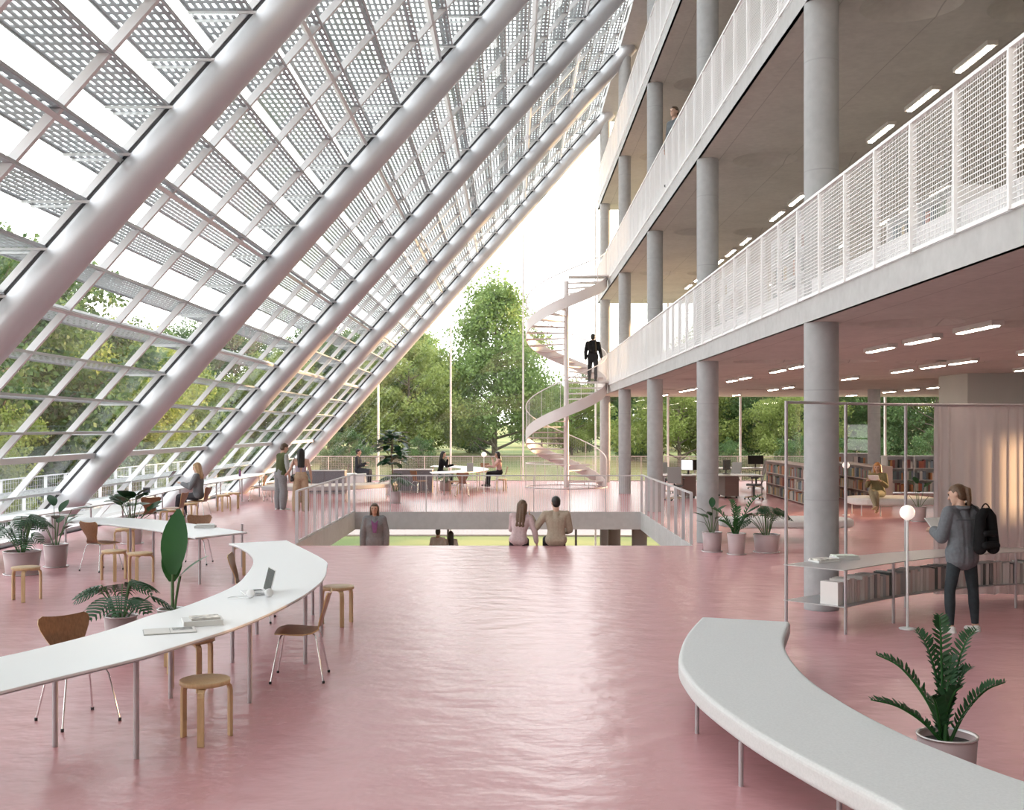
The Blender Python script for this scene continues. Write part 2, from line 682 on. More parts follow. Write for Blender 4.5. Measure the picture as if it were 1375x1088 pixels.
# core walls, ground to first floor and above
b = MB()
b.box((CORE[0], CORE[2], -0.01), (CORE[1], CORE[2] + 0.25, 3.56))
b.box((CORE[0], CORE[2] + 0.25, -0.01), (CORE[0] + 0.25, CORE[3], 3.56))
struct(b.build('wall_core', mat('core_plaster', (0.43, 0.45, 0.42), 0.7, noise=(1.5, 0.04))), 'plain grey-green wall block of the building core')
b = MB()
for zb, zt in ((3.9, 7.5), (7.9, 11.45), (11.85, 15.4)):
    b.box((13.0, 6.0, zb), (13.2, 40.0, zt))
struct(b.build('wall_upper', mat('upper_wall', (0.40, 0.38, 0.36), 0.8)), 'inner wall of the upper floors')

# ================================================================== the sloping glass side
GX0, GSL = -9.34, 1.135          # centre line of the raking tubes: X = GX0 + Z / GSL
ANG = math.atan(GSL)
NRM = V(-math.sin(ANG), 0, math.cos(ANG))      # outward normal
def rake(z, off=0.0):
    p = V(GX0 + z / GSL, 0, z) + NRM * off
    return p
TR, GOFF = 0.245, 0.36
ZTOP = 15.2

for i, yc in enumerate(COLY):
    b = MB()
    a, c = rake(-0.15), rake(ZTOP)
    b.cyl((a.x, yc, a.z), (c.x, yc, c.z), TR, 40)
    o = b.build('beam', M_TUBE)
    struct(o, 'thick white raking steel tube carrying the sloping glass')
    o.name = 'raking_beam'
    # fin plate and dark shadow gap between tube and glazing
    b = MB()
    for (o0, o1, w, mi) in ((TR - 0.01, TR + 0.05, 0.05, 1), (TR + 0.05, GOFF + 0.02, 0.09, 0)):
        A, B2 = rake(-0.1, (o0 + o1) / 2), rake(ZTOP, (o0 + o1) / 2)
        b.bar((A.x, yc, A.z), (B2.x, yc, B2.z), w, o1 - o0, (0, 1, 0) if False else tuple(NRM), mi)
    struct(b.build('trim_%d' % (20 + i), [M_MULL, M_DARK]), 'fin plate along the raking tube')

TRANS = [1.49, 3.70, 5.36, 7.60, 9.24, 11.45, 13.1]
yb_edges = [COLY[1] - 0.3] + COLY[2:]
wn = 0
for i in range(0, len(COLY) - 1):
    ya, yb = COLY[i], COLY[i + 1]
    wn += 1
    fr = MB()
    for k in range(1, 4):
        ym = ya + BAY * k / 4
        A, B2 = rake(-0.1, GOFF - 0.04), rake(ZTOP, GOFF - 0.04)
        fr.bar((A.x, ym, A.z), (B2.x, ym, B2.z), 0.07, 0.10, tuple(NRM))
    for zt in TRANS:
        A = rake(zt, GOFF - 0.05)
        if zt == TRANS[0]:
            fr.bar((A.x + 0.02, ya + 0.1, A.z), (A.x + 0.02, yb - 0.1, A.z), 0.26, 0.10, (0, 0, 1))
        else:
            fr.bar((A.x, ya + 0.06, A.z), (A.x, yb - 0.06, A.z), 0.06, 0.11, tuple(NRM))
    f = struct(fr.build('window_%d' % wn, M_MULL), 'sloping glazed bay with thin white mullions')
    pn = MB()
    A, B2 = rake(-0.05, GOFF), rake(ZTOP, GOFF)
    pn.add([(A.x, ya, A.z), (A.x, yb, A.z), (B2.x, yb, B2.z), (B2.x, ya, B2.z)], [(0, 1, 2, 3)])
    pn.build('pane', M_GLASS, f)
# base kerb of the glazing
b = MB()
k0 = rake(0.0, GOFF)
b.box((k0.x - 0.1, NEAR, -0.3), (k0.x + 0.14, BACK, 0.10), 0)
b.box((k0.x + 0.14, NEAR, 0.0), (k0.x + 0.20, BACK, 0.035), 1)
struct(b.build('baseboard_left', [M_MULL, M_DARK]), 'white kerb with dark joint at the foot of the sloping glass')
# top closing beam
b = MB()
t0 = rake(ZTOP, 0.1)
b.box((t0.x - 0.3, NEAR, t0.z - 0.1), (EDGE + 1.0, BACK, t0.z + 0.5))
struct(b.build('ceiling_edge', M_CONC), 'roof edge where the raking tubes land')

# ---- horizontal solar louvres outside the glass
DZ = 0.58
proto = None
LW = 0.76
for i in range(0, len(COLY) - 1):
    ya, yb = COLY[i], COLY[i + 1]
    for k in [-2] + list(range(23)):
        z = 2.15 + DZ * k
        p = rake(z, GOFF + 0.12)
        if proto is None:
            proto = thing('solar_louvre', '', 'sunshade', (0, 0, 0), 0, 'solar glass louvres outside the sloping glass')
            q = MB()
            q.box((-LW, -BAY / 2 + 0.05, -0.008), (0.0, BAY / 2 - 0.05, 0.008))
            q.build('cell_sheet', M_PV, proto)
            for sx in (-LW, 0.0):
                q = MB()
                q.box((sx - 0.012, -BAY / 2 + 0.05, -0.02), (sx + 0.012, BAY / 2 - 0.05, 0.02))
                q.build('edge_rail', mat('louvre_rail', (0.42, 0.42, 0.43), 0.4, 0.3), proto)
            for j in (-1.93, 1.93):
                q = MB()
                ym = j * BAY / 4
                q.box((-LW, ym - 0.015, -0.05), (0.16, ym + 0.015, -0.02))
                q.build('bracket', M_MULL, proto)
            o = proto
        else:
            o = copy_tree(proto)
        o.location = (p.x, (ya + yb) / 2, z)
        o['label'] = 'long horizontal solar-cell louvre hung outside the sloping glass'

# ================================================================== glass end wall
b = MB()
xm = [-5.65 + 3.06 * k for k in range(-1, 8)]
for x in xm:
    zt = 15.3 if x < EDGE else 15.3
    zl = (x - GX0) * GSL
    b.box((x - 0.035, BACK - 0.06, LOW), (x + 0.035, BACK + 0.08, min(zt, zl + 0.3)))
wf = struct(b.build('window_%d' % (wn + 1), M_WHITE), 'tall glass end wall with slim white mullions')
pn = MB()
zl = lambda x: (x - GX0) * GSL
pn.add([(GX0 - 3.4, BACK, LOW), (RIGHT, BACK, LOW), (RIGHT, BACK, 15.3), (GX0 + 15.3 / GSL, BACK, 15.3), (GX0, BACK, 0.0)], [(0, 1, 2, 3, 4)])
pn.build('pane', M_GLASS, wf)
# lower level posts seen under the bridge
b = MB()
for x in (-7.4, -5.0, -2.4, 0.1, 2.4):
    b.box((x - 0.04, 41.9, LOW), (x + 0.04, 42.0, -0.43))
struct(b.build('trim_18', mat('dark_post', (0.2, 0.2, 0.21), 0.5)), 'dark mullions of the lower glass front')

b = MB()
b.box((-10.2, NEAR - 0.25, -0.42), (RIGHT, NEAR, 15.8))  # added behind the camera to darken front light and stop a glass reflection
struct(b.build('light_blocker_back', mat('core_plaster', (0.43, 0.45, 0.42), 0.7, noise=(1.5, 0.04))), 'unseen wall added behind the camera to cut light and reflections')
# ---- unseen right-hand wall, added to block the low sun; openings aim its patches
b = MB()
x0_, x1_ = RIGHT, RIGHT + 0.2
b.box((x0_, NEAR, 0), (x1_, 20.1, 3.54))
b.box((x0_, 20.1, 0), (x1_, 21.9, 2.55))
b.box((x0_, 21.9, 0), (x1_, 31.8, 3.54))
b.box((x0_, 36.3, 0), (x1_, BACK, 3.54))
b.box((x0_, 31.8, 0), (x1_, 36.3, 1.0))
b.box((x0_, 31.8, 2.4), (x1_, 36.3, 3.54))
b.box((x0_, 31.8, 1.62), (x1_, 36.3, 1.70))
struct(b.build('sun_blocker_right', mat('core_plaster', (0.43, 0.45, 0.42))), 'unseen right wall added to block and aim the low sun')

# ================================================================== outside ground
def ground():
    xs = np.linspace(-140, 150, 59)
    ys = np.concatenate([np.linspace(-20, 130, 76), np.linspace(140, 400, 14)])
    b = MB()
    vs, fs = [], []
    for y in ys:
        for x in xs:
            if x > -14:
                t = min(1, max(0, (y - 61) / 38))
                z = LOW - 0.05 + (t * t * (3 - 2 * t)) * 2.85
            else:
                s = min(1, max(0, (-14 - x) / 16))
                t = min(1, max(0, (y - 61) / 38))
                zb = LOW - 0.05 + (t * t * (3 - 2 * t)) * 2.85
                z = max(zb, LOW + s * 2.5)
            z += max(0, y - 110) * 0.012
            if y > 60 or x < -20:
                z += 0.12 * math.sin(x * 0.3) * math.cos(y * 0.21)
            vs.append((x, y, z))
    nx = len(xs)
    for j in range(len(ys) - 1):
        for i in range(nx - 1):
            fs.append((j * nx + i, j * nx + i + 1, (j + 1) * nx + i + 1, (j + 1) * nx + i))
    b.add(vs, fs, 0, True)
    m = mat('meadow', (0.20, 0.26, 0.055), 0.95, 0, 0.1)
    nt = m.node_tree
    bs = nt.nodes['Principled BSDF']
    tc = nt.nodes.new('ShaderNodeTexCoord')
    n = nt.nodes.new('ShaderNodeTexNoise')
    n.inputs['Scale'].default_value = 0.13
    n.inputs['Detail'].default_value = 9
    nt.links.new(tc.outputs['Object'], n.inputs['Vector'])
    r = nt.nodes.new('ShaderNodeValToRGB')
    r.color_ramp.elements[0].position, r.color_ramp.elements[1].position = 0.4, 0.62
    r.color_ramp.elements[0].color = (0.115, 0.150, 0.06, 1)
    r.color_ramp.elements[1].color = (0.25, 0.24, 0.10, 1)
    nt.links.new(n.outputs['Fac'], r.inputs[0])
    nt.links.new(r.outputs[0], bs.inputs['Base Color'])
    o = b.build('ground', m)
    return struct(o, 'meadow around the building')
ground()
b = MB()
pl = spline([(-30, 55), (-10, 57.3), (8, 57), (22, 55), (45, 52)], 8)
L_, R_ = [], []
for i, p in enumerate(pl):
    d = (pl[min(i + 1, len(pl) - 1)] - pl[max(i - 1, 0)]).normalized()
    s = Vector((-d.y, d.x, 0))
    L_.append(p + s * 2.6)
    R_.append(p - s * 2.6)
b.ribbon(L_, R_, LOW - 0.04, LOW + 0.03)
struct(b.build('path', mat('pale_gravel', (0.30, 0.25, 0.235), 0.95, noise=(6, 0.1))), 'pale pink gravel path beyond the glass end')
# ================================================================== railings
def railing(label, a, b_, z0, z1, post_step=1.0, wire=0.04, wt=0.006, squares=False, m=None, cat='railing', name='railing', group=None, top=0.035, post=0.02, zpost=None, vw=None):
    """straight railing from a to b: posts, hand rail, bottom rail and a mesh of fine bars"""
    m = m or M_RAILG
    a, b_ = Vector((a[0], a[1], 0)), Vector((b_[0], b_[1], 0))
    L = (b_ - a).length
    rz = math.atan2(b_.y - a.y, b_.x - a.x)
    t = thing(name, label, cat, (a.x, a.y, z0), rz, group)
    h = z1 - z0
    q = MB()
    q.box((0, -top / 2, h - 0.03), (L, top / 2, h))
    q.build('top_rail', m, t)
    q = MB()
    q.box((0, -0.01, 0.0), (L, 0.01, 0.035))
    q.build('bottom_rail', m, t)
    n = max(1, round(L / post_step))
    first = None
    for k in range(n + 1):
        x = L * k / n
        if first is None:
            q = MB()
            q.box((-post / 2, -post, (zpost or 0)), (post / 2, post, h - 0.02))
            first = q.build('post', m, t)
            first.location.x = x
        else:
            c = first.copy()
            C.objects.link(c)
            c.parent = t
            c.location.x = x
    q = MB()
    nw = int(L / wire)
    w = (vw or wt) / 2
    for k in range(nw + 1):
        x = k * L / nw
        q.add([(x - w, -w, 0.03), (x + w, -w, 0.03), (x + w, w, 0.03), (x - w, w, 0.03), (x - w, -w, h - 0.02), (x + w, -w, h - 0.02), (x + w, w, h - 0.02), (x - w, w, h - 0.02)],
              [(0, 1, 5, 4), (1, 2, 6, 5), (2, 3, 7, 6), (3, 0, 4, 7)])
    if squares:
        nh = int((h - 0.05) / wire)
        for k in range(1, nh + 1):
            z = 0.03 + k * wire
            q.bar((0, 0, z), (L, 0, z), wt)
    q.build('mesh_infill', m, t)
    return t

# balconies of the three upper floors
names = ['first upper floor, above the pink hall', 'second upper floor, above the lower balcony', 'topmost upper floor, high under the roof']
for i, (zb, zt) in enumerate(FLOORS[:3]):
    railing('long white square-mesh balcony railing of the ' + names[i], (EDGE - 0.02, 4.06), (EDGE - 0.02, 46.9), zb + 0.28, zt + 1.06,
            1.0 if i == 0 else 1.0, 0.042, 0.0075, True, M_RAILW, group=None, vw=0.0042, top=0.05, post=0.03)
# around the stair void
railing('grey balustrade along the left side of the stair opening', (VOID[0], VOID[2] + 0.55), (VOID[0], VOID[3]), 0.0, 1.02, 0.99, 0.33, 0.004, m=M_RAILG, top=0.05, post=0.03)
railing('grey balustrade along the far side of the stair opening', (VOID[0], VOID[3] + 0.0), (VOID[1], VOID[3] + 0.0), -0.44, 0.98, 0.97, 0.05, 0.0045, m=M_RAILG, top=0.05, post=0.022)
railing('grey balustrade along the right side of the stair opening', (VOID[1], VOID[3]), (VOID[1], VOID[2] + 0.25), -0.40, 1.0, 0.99, 0.20, 0.004, m=M_RAILG, top=0.05, post=0.03)
# in front of the glass end
railing('long low mesh railing in front of the glass end wall', (-8.7, BACK - 0.45), (RIGHT - 0.1, BACK - 0.45), 0.0, 1.05, 1.02, 0.055, 0.006, True, mat('end_rail_metal', (0.66, 0.60, 0.60), 0.4, 0.2), top=0.04, post=0.03)
# outside terrace rail along the sloping glass
b = MB()
b.box((-13.6, 0, -0.5), (-9.9, BACK, -0.12))
struct(b.build('terrace', mat('terrace_concrete', (0.20, 0.19, 0.18), 0.8, noise=(2, 0.05))), 'narrow terrace outside the sloping glass')
railing('white mesh railing of the terrace outside the sloping glass', (-12.2, 6.0), (-12.2, 46.0), -0.12, 1.0, 1.3, 0.14, 0.005, True, M_RAILG, top=0.05, post=0.04)

# ================================================================== spiral stair
def spiral():
    cx, cy, R = 2.04, 42.0, 1.53
    t = thing('spiral_staircase', 'white spiral staircase winding up around one pole at the far end', 'staircase', (cx, cy, 0))
    M = mat('stair_paint', (0.72, 0.68, 0.69), 0.4, 0.05)
    MT = mat('stair_tread', (0.60, 0.54, 0.54), 0.5)
    q = MB()
    q.cyl((0, 0, 0), (0, 0, 7.75), 0.095, 24)
    q.build('pole', M, t)
    H1 = 3.95
    nt = 19
    for turn in range(2):
        zb = turn * H1
        # outer stringer: thin helical band
        q = MB()
        N = 96
        vs, fs = [], []
        th = 0.03
        for k in range(N + 1):
            a = 2 * PI * k / N
            z = zb + H1 * k / N
            for (r, dz) in ((R, -0.30), (R, 0.12), (R - th, 0.12), (R - th, -0.30)):
                zz = z + dz
                if turn == 0:
                    zz = max(0.0, zz)
                vs.append((r * math.cos(a), r * math.sin(a), zz))
        for k in range(N):
            for j in range(4):
                j2 = (j + 1) % 4
                fs.append((k * 4 + j, k * 4 + j2, (k + 1) * 4 + j2, (k + 1) * 4 + j))
        fs += [(0, 1, 2, 3), (N * 4 + 3, N * 4 + 2, N * 4 + 1, N * 4)]
        q.add(vs, fs, 0, False)
        q.build('stringer', M, t)
        # treads, each its own part
        for k in range(1, nt):
            q = MB()
            a0, a1 = 2 * PI * (k - 0.05) / nt, 2 * PI * (k + 1.0) / nt
            z = zb + H1 * k / nt
            pts = [(0.08 * math.cos(a0), 0.08 * math.sin(a0))]
            for j in range(5):
                a = a0 + (a1 - a0) * j / 4
                pts.append(((R - th) * math.cos(a), (R - th) * math.sin(a)))
            pts.append((0.08 * math.cos(a1), 0.08 * math.sin(a1)))
            q.prism(pts, z - 0.045, z)
            q.build('tread', MT, t)
        # landing at the top of the turn, bridging to the slab edge
        q = MB()
        q.prism([(0.08, -0.35), (R + 0.02, -0.62), (R + 0.02, 0.1), (0.08, 0.05)], zb + H1 - 0.05, zb + H1)
        q.build('landing', MT, t)
        # hand rail
        q = MB()
        pts = []
        for k in range(N + 1):
            a = 2 * PI * k / N
            pts.append(((R - 0.015) * math.cos(a), (R - 0.015) * math.sin(a), zb + H1 * k / N + 1.05))
        if turn == 0:
            pts = [((R - 0.015), 0, 0.0)] + pts
        q.tube(pts, 0.02, 8)
        q.build('handrail', M, t)
        q = MB()
        nw = 200
        for k in range(nw):
            a = 2 * PI * k / nw
            x, y = (R - 0.015) * math.cos(a), (R - 0.015) * math.sin(a)
            z = zb + H1 * k / nw
            w = 0.010 if k % 16 == 0 else 0.0016
            q.box((x - w, y - w, z + 0.1), (x + w, y + w, z + 1.04))
        q.build('mesh_infill', M, t)
    # round guard at the foot, on the left side
    q = MB()
    pts = [((R) * math.cos(a), (R) * math.sin(a), 0.9) for a in np.linspace(math.radians(60), math.radians(300), 48)]
    q.tube(pts, 0.018, 8)
    nw = 150
    for k in range(nw + 1):
        a = math.radians(60 + 240 * k / nw)
        w = 0.010 if k % 25 == 0 else 0.0015
        x, y = R * math.cos(a), R * math.sin(a)
        q.box((x - w, y - w, 0.0), (x + w, y + w, 0.9))
    q.build('foot_guard', M, t)
    q = MB()
    q.lathe([(R - 0.02, 0.002), (R + 0.03, 0.002), (R + 0.03, 0.03), (R - 0.02, 0.03)], seg=64)
    q.build('foot_ring', M, t)
    # low gate frame right of the pole
    q = MB()
    q.tube([(0.1, -R + 0.35, 0.86), (1.05, -R + 0.45, 0.86), (1.05, -R + 0.45, 0.02)], 0.016, 8)
    q.build('gate_frame', M, t)
    return t
spiral()

# ================================================================== ceiling luminaires
proto = None
def luminaire(x, y, z, label, group):
    global proto
    if proto is None:
        proto = thing('ceiling_light', label, 'ceiling light', (x, y, z), 0, group)
        q = MB()
        q.box((-0.075, 0, -0.075), (0.075, 1.2, 0.0))
        q.build('housing', M_CONC if False else mat('light_housing', (0.62, 0.58, 0.55), 0.5), proto)
        q = MB()
        q.box((-0.036, 0.03, -0.086), (0.036, 1.17, -0.0751))
        q.build('diffuser', M_TUBELIGHT, proto)
    else:
        o = dup(proto, (x, y, z), 0, label, group)
ROWS1 = {5.83: [13.4, 15.3, 17.1, 22.2, 23.9, 27.3, 29.0, 34.0, 35.8, 37.5, 42, 44], 8.55: [12.0, 15.5, 17.6, 20.6, 22.1, 23.9, 27.7, 29.4, 34, 36, 42], 13.1: [34.0, 36.0, 38.2, 42.5], 11.0: [17.5, 20.5, 23.2]}
for x, ys in ROWS1.items():
    for y in ys:
        luminaire(x, y, 3.55, 'slim lit ceiling light under the lowest slab, above the library', 'linear lights of the library ceiling')
for y in (8.0, 10.5, 15.1, 17.1, 19.1, 23.0, 24.9, 26.8, 30.5, 32.6, 34.5, 38.5, 40.5):
    luminaire(6.5, y, 7.50, 'slim lit ceiling light above the lower balcony', 'linear lights above the lower balcony')
    if y > 12:
        luminaire(9.4, y + 0.9, 7.50, 'slim lit ceiling light above the lower balcony', 'linear lights above the lower balcony')
for y in (17.1, 19.1, 24.9, 26.8, 32.6, 34.5):
    luminaire(6.5, y, 11.45, 'slim lit ceiling light above the second balcony', 'linear lights above the second balcony')
# ================================================================== tables and benches
def table(name, label, left, right, z=0.72, legs=(), cat='table', thick=0.022, r=0.019, n=10):
    """worktop between two splines (world x, y), legs at the given points"""
    L_, R_ = spline(left, n), spline(right, n)
    c = sum(L_ + R_, Vector()) / len(L_ + R_)
    t = thing(name, label, cat, (c.x, c.y, 0))
    q = MB()
    poly = [(p.x - c.x, p.y - c.y) for p in L_] + [(p.x - c.x, p.y - c.y) for p in reversed(R_)]
    q.prism(poly, z - thick + 0.004, z, 0)
    q.build('tabletop', M_TOP, t, bevel=0.004)
    q = MB()
    q.prism(poly, z - thick - 0.004, z - thick + 0.0035, 0)
    q.build('underside', M_LEG, t)
    for (x, y) in legs:
        q = MB()
        q.cyl((x - c.x, y - c.y, 0), (x - c.x, y - c.y, z - thick - 0.003), r, 14)
        q.build('leg', M_LEG, t)
    return t

px = lambda pts, z: [tuple(at(x, y, z).xy) for x, y in pts]
ZT = 0.72
inner = px([(-60, 893), (0, 882), (58, 869), (142, 847), (203, 826), (243, 816), (310, 789), (331, 771), (340, 755), (335, 743.5), (320, 734), (307, 730)], ZT)
outer = px([(-60, 942), (0, 928.5), (71, 911), (183, 884), (236, 868), (320, 841), (373, 818), (412.7, 796), (433.6, 778), (438.8, 762), (433.6, 750.5), (385, 725.6)], ZT)
lg = px([(75, 1003), (183, 1019), (229, 938), (336, 946), (312, 889), (410, 919 - 28), (344.5, 856), (420, 825), (311, 783), (329, 770), (432, 797), (150, 931 - 0)], 0)[:-1]
lg = [tuple(at(*p, 0).xy) for p in ((74, 1003), (183, 1019), (229, 938), (335.5, 944), (312, 890), (410, 892), (345, 852), (420, 826), (313, 784))] + [tuple(at(431, 765, ZT).xy), tuple(at(370, 733, ZT).xy)]
table('curved_table', 'long curved white table in the near left foreground with books and laptop', inner, outer, ZT, lg)

inner = px([(90, 694.4), (173, 695.8), (240, 701), (332, 714.5)], ZT)
outer = px([(90, 700.3), (136.5, 703.2), (203.6, 711), (262, 722)], ZT)
table('curved_table', 'white curved table behind the near left table, thin book on its end', inner, outer, ZT,
      [tuple(at(*p, 0).xy) for p in ((88, 748), (175, 752), (241, 757), (325, 772 - 10), (268, 785), (206, 762))])

# long wall table along the sloping glass, notched around the tubes
front, back = [], []
y = 17.0
while y < 45.5:
    w = 0.12 * math.sin(y * 0.55 + 1.2)
    nb = min(abs(y - c) for c in COLY)
    bite = max(0.0, 1 - (nb / 1.25) ** 2)
    bulge = 0.28 * math.sin(PI * min(1, nb / 4.0)) 
    front.append((-8.22 + w, y))
    back.append((-8.98 + bite * 0.62 + w * bite, y))
    y += 0.4
wl = []
for c in COLY[2:6]:
    for d in (1.6, 4.0, 6.4):
        yy = c + d
        if 17.5 < yy < 45:
            w = 0.12 * math.sin(yy * 0.55 + 1.2)
            wl += [(-8.30 + w, yy), (-8.85, yy)]
table('wall_table', 'very long white table running along the foot of the sloping glass', back, front, ZT, wl, n=1)

# big ring table at the far end
c0 = V(-3.3, 40.9, 0)
ri = [(c0.x + 1.45 * math.cos(a), c0.y + 2.6 * math.sin(a)) for a in np.linspace(-1.25, 1.5, 14)]
ro = [(c0.x + 2.45 * math.cos(a), c0.y + 4.0 * math.sin(a)) for a in np.linspace(-1.3, 1.5, 14)]
table('curved_table', 'white ring-shaped table at the far end, two women sitting at it', ri, ro, ZT,
      [(c0.x + rr * math.cos(a), c0.y + rr * 1.7 * math.sin(a)) for a in (-1.1, -0.4, 0.4, 1.2) for rr in (1.6, 2.25)], n=4)


def bench(label, left, right, z=0.42, th=0.13, legs=(), name='upholstered_bench', n=10, cat='bench', m=None, bev=0.035, closed=False):
    L_, R_ = spline(left, n), spline(right, n)
    c = sum(L_ + R_, Vector()) / len(L_ + R_)
    t = thing(name, label, cat, (c.x, c.y, 0))
    q = MB()
    q.prism([(p.x - c.x, p.y - c.y) for p in L_] + [(p.x - c.x, p.y - c.y) for p in reversed(R_)], z - th, z)
    q.build('seat_pad', m or M_FABRIC, t, bevel=bev, seg=4)
    for (x, y) in legs:
        q = MB()
        q.cyl((x - c.x, y - c.y, 0), (x - c.x, y - c.y, z - th + 0.002), 0.016, 12)
        q.build('leg', M_LEG, t)
    return t

ZS = 0.42
inner = px([(1061, 834.5), (1054, 866), (1080, 904), (1135, 943), (1211, 983), (1290, 1016), (1375, 1047), (1470, 1075)], ZS)
outer = px([(941.5, 828), (921, 852), (911, 883), (921, 907), (945, 933), (1004, 976), (1073, 1016), (1149, 1056), (1330, 1150)], ZS)
bench('big curved light grey bench in the near right foreground', inner, outer, ZS, 0.14,
      [tuple(at(*p, 0).xy) for p in ((936, 985), (995, 1056), (1127, 1115))] + [tuple(at(*p, ZS).xy) for p in ((1043, 842), (1062, 905), (1190, 985), (1340, 1045))])


def oval(cx, cy, a, b, n=28, p=3.2):
    out = []
    for k in range(n):
        t = 2 * PI * k / n
        ct, st = math.cos(t), math.sin(t)
        out.append((cx + a * abs(ct) ** (2 / p) * (1 if ct > 0 else -1), cy + b * abs(st) ** (2 / p) * (1 if st > 0 else -1)))
    return out

def oval_bench(label, cx, cy, a, b, z, th, legs, m=None):
    t = thing('upholstered_bench', label, 'bench', (cx, cy, 0))
    q = MB()
    q.prism(oval(0, 0, a, b), z - th, z)
    q.build('seat_pad', m or M_FABRIC, t, bevel=0.05, seg=4)
    for (x, y) in legs:
        q = MB()
        q.cyl((x, y, 0), (x, y, z - th + 0.002), 0.016, 12)
        q.build('leg', M_LEG, t)
    return t

oval_bench('rounded light grey bench behind the potted plants and the nearest column', 5.45, 22.3, 1.32, 0.62, 0.44, 0.16, [(-1.0, 0.3), (-0.5, -0.45), (0.1, 0.4), (1.1, -0.35), (1.0, 0.35)])
oval_bench('rounded bench in the library where a woman sits reading', 9.72, 28.75, 1.06, 0.75, 0.46, 0.18, [(-0.85, -0.4), (-0.4, -0.5), (0.5, -0.5), (0.85, 0.4), (-0.85, 0.4)])
bench('long grey bench between the standing couple and the balustrade', [(-7.45, 35.0), (-6.2, 34.8), (-4.9, 35.2), (-3.75, 36.4)], [(-7.45, 33.2), (-6.2, 33.0), (-4.9, 33.5), (-3.75, 34.9)], 0.50, 0.13,
      [(-7.2, 33.5), (-6.95, 34.6), (-5.0, 33.8), (-5.2, 34.9), (-3.95, 35.1)], m=mat('bench_grey', (0.50, 0.47, 0.47), 0.9))
bench('pale box bench by the glass end where a man sits', [(-6.75, 43.95), (-5.7, 43.95)], [(-6.75, 43.2), (-5.7, 43.2)], 0.45, 0.42, (), m=M_WHITE, n=2)

# low cabinets at the far left
def cabinet(label, x0, x1, y0, y1, h):
    t = thing('low_cabinet', label, 'cabinet', ((x0 + x1) / 2, (y0 + y1) / 2, 0))
    w, d = (x1 - x0) / 2, (y1 - y0) / 2
    q = MB()
    q.box((-w, -d + 0.015, 0.0), (w, d, h - 0.03))
    q.build('body', mat('cabinet_side', (0.36, 0.29, 0.27), 0.6), t)
    q = MB()
    q.box((-w - 0.01, -d - 0.005, h - 0.0295), (w + 0.01, d + 0.01, h))
    q.build('top_panel', mat('cabinet_top', (0.55, 0.52, 0.52), 0.5), t)
    for k in range(2):
        q = MB()
        xa, xb = -w + w * k + 0.006, -w + w * (k + 1) - 0.006
        q.box((xa, -d, 0.06), (xb, -d + 0.0145, h - 0.04))
        f = q.build('door', mat('cabinet_felt', (0.20, 0.19, 0.21), 0.9, noise=(40, 0.2)), t)
        q = MB()
        q.sphere(((xa + xb) / 2, -d - 0.012, h - 0.12), 0.014, 8, 6)
        q.build('knob', M_CHROME, f)
    return t
cabinet('low dark grey felt-fronted cabinet behind the standing couple', -7.0, -5.65, 37.7, 38.2, 0.80)
cabinet('low dark grey felt-fronted cabinet behind the small indoor tree', -4.15, -2.75, 38.5, 39.0, 0.80)

# ================================================================== chairs and stools
def shell_profile():
    """moulded ply shell: rows from seat front to back top; (y, z, half-width)"""
    return [(-0.215, 0.425, 0.150), (-0.205, 0.443, 0.185), (-0.14, 0.452, 0.232), (-0.05, 0.446, 0.245), (0.05, 0.440, 0.225), (0.12, 0.443, 0.170),
            (0.165, 0.465, 0.128), (0.19, 0.505, 0.112), (0.205, 0.555, 0.125), (0.225, 0.615, 0.160), (0.245, 0.68, 0.192), (0.258, 0.73, 0.205), (0.268, 0.765, 0.198), (0.272, 0.785, 0.165)]

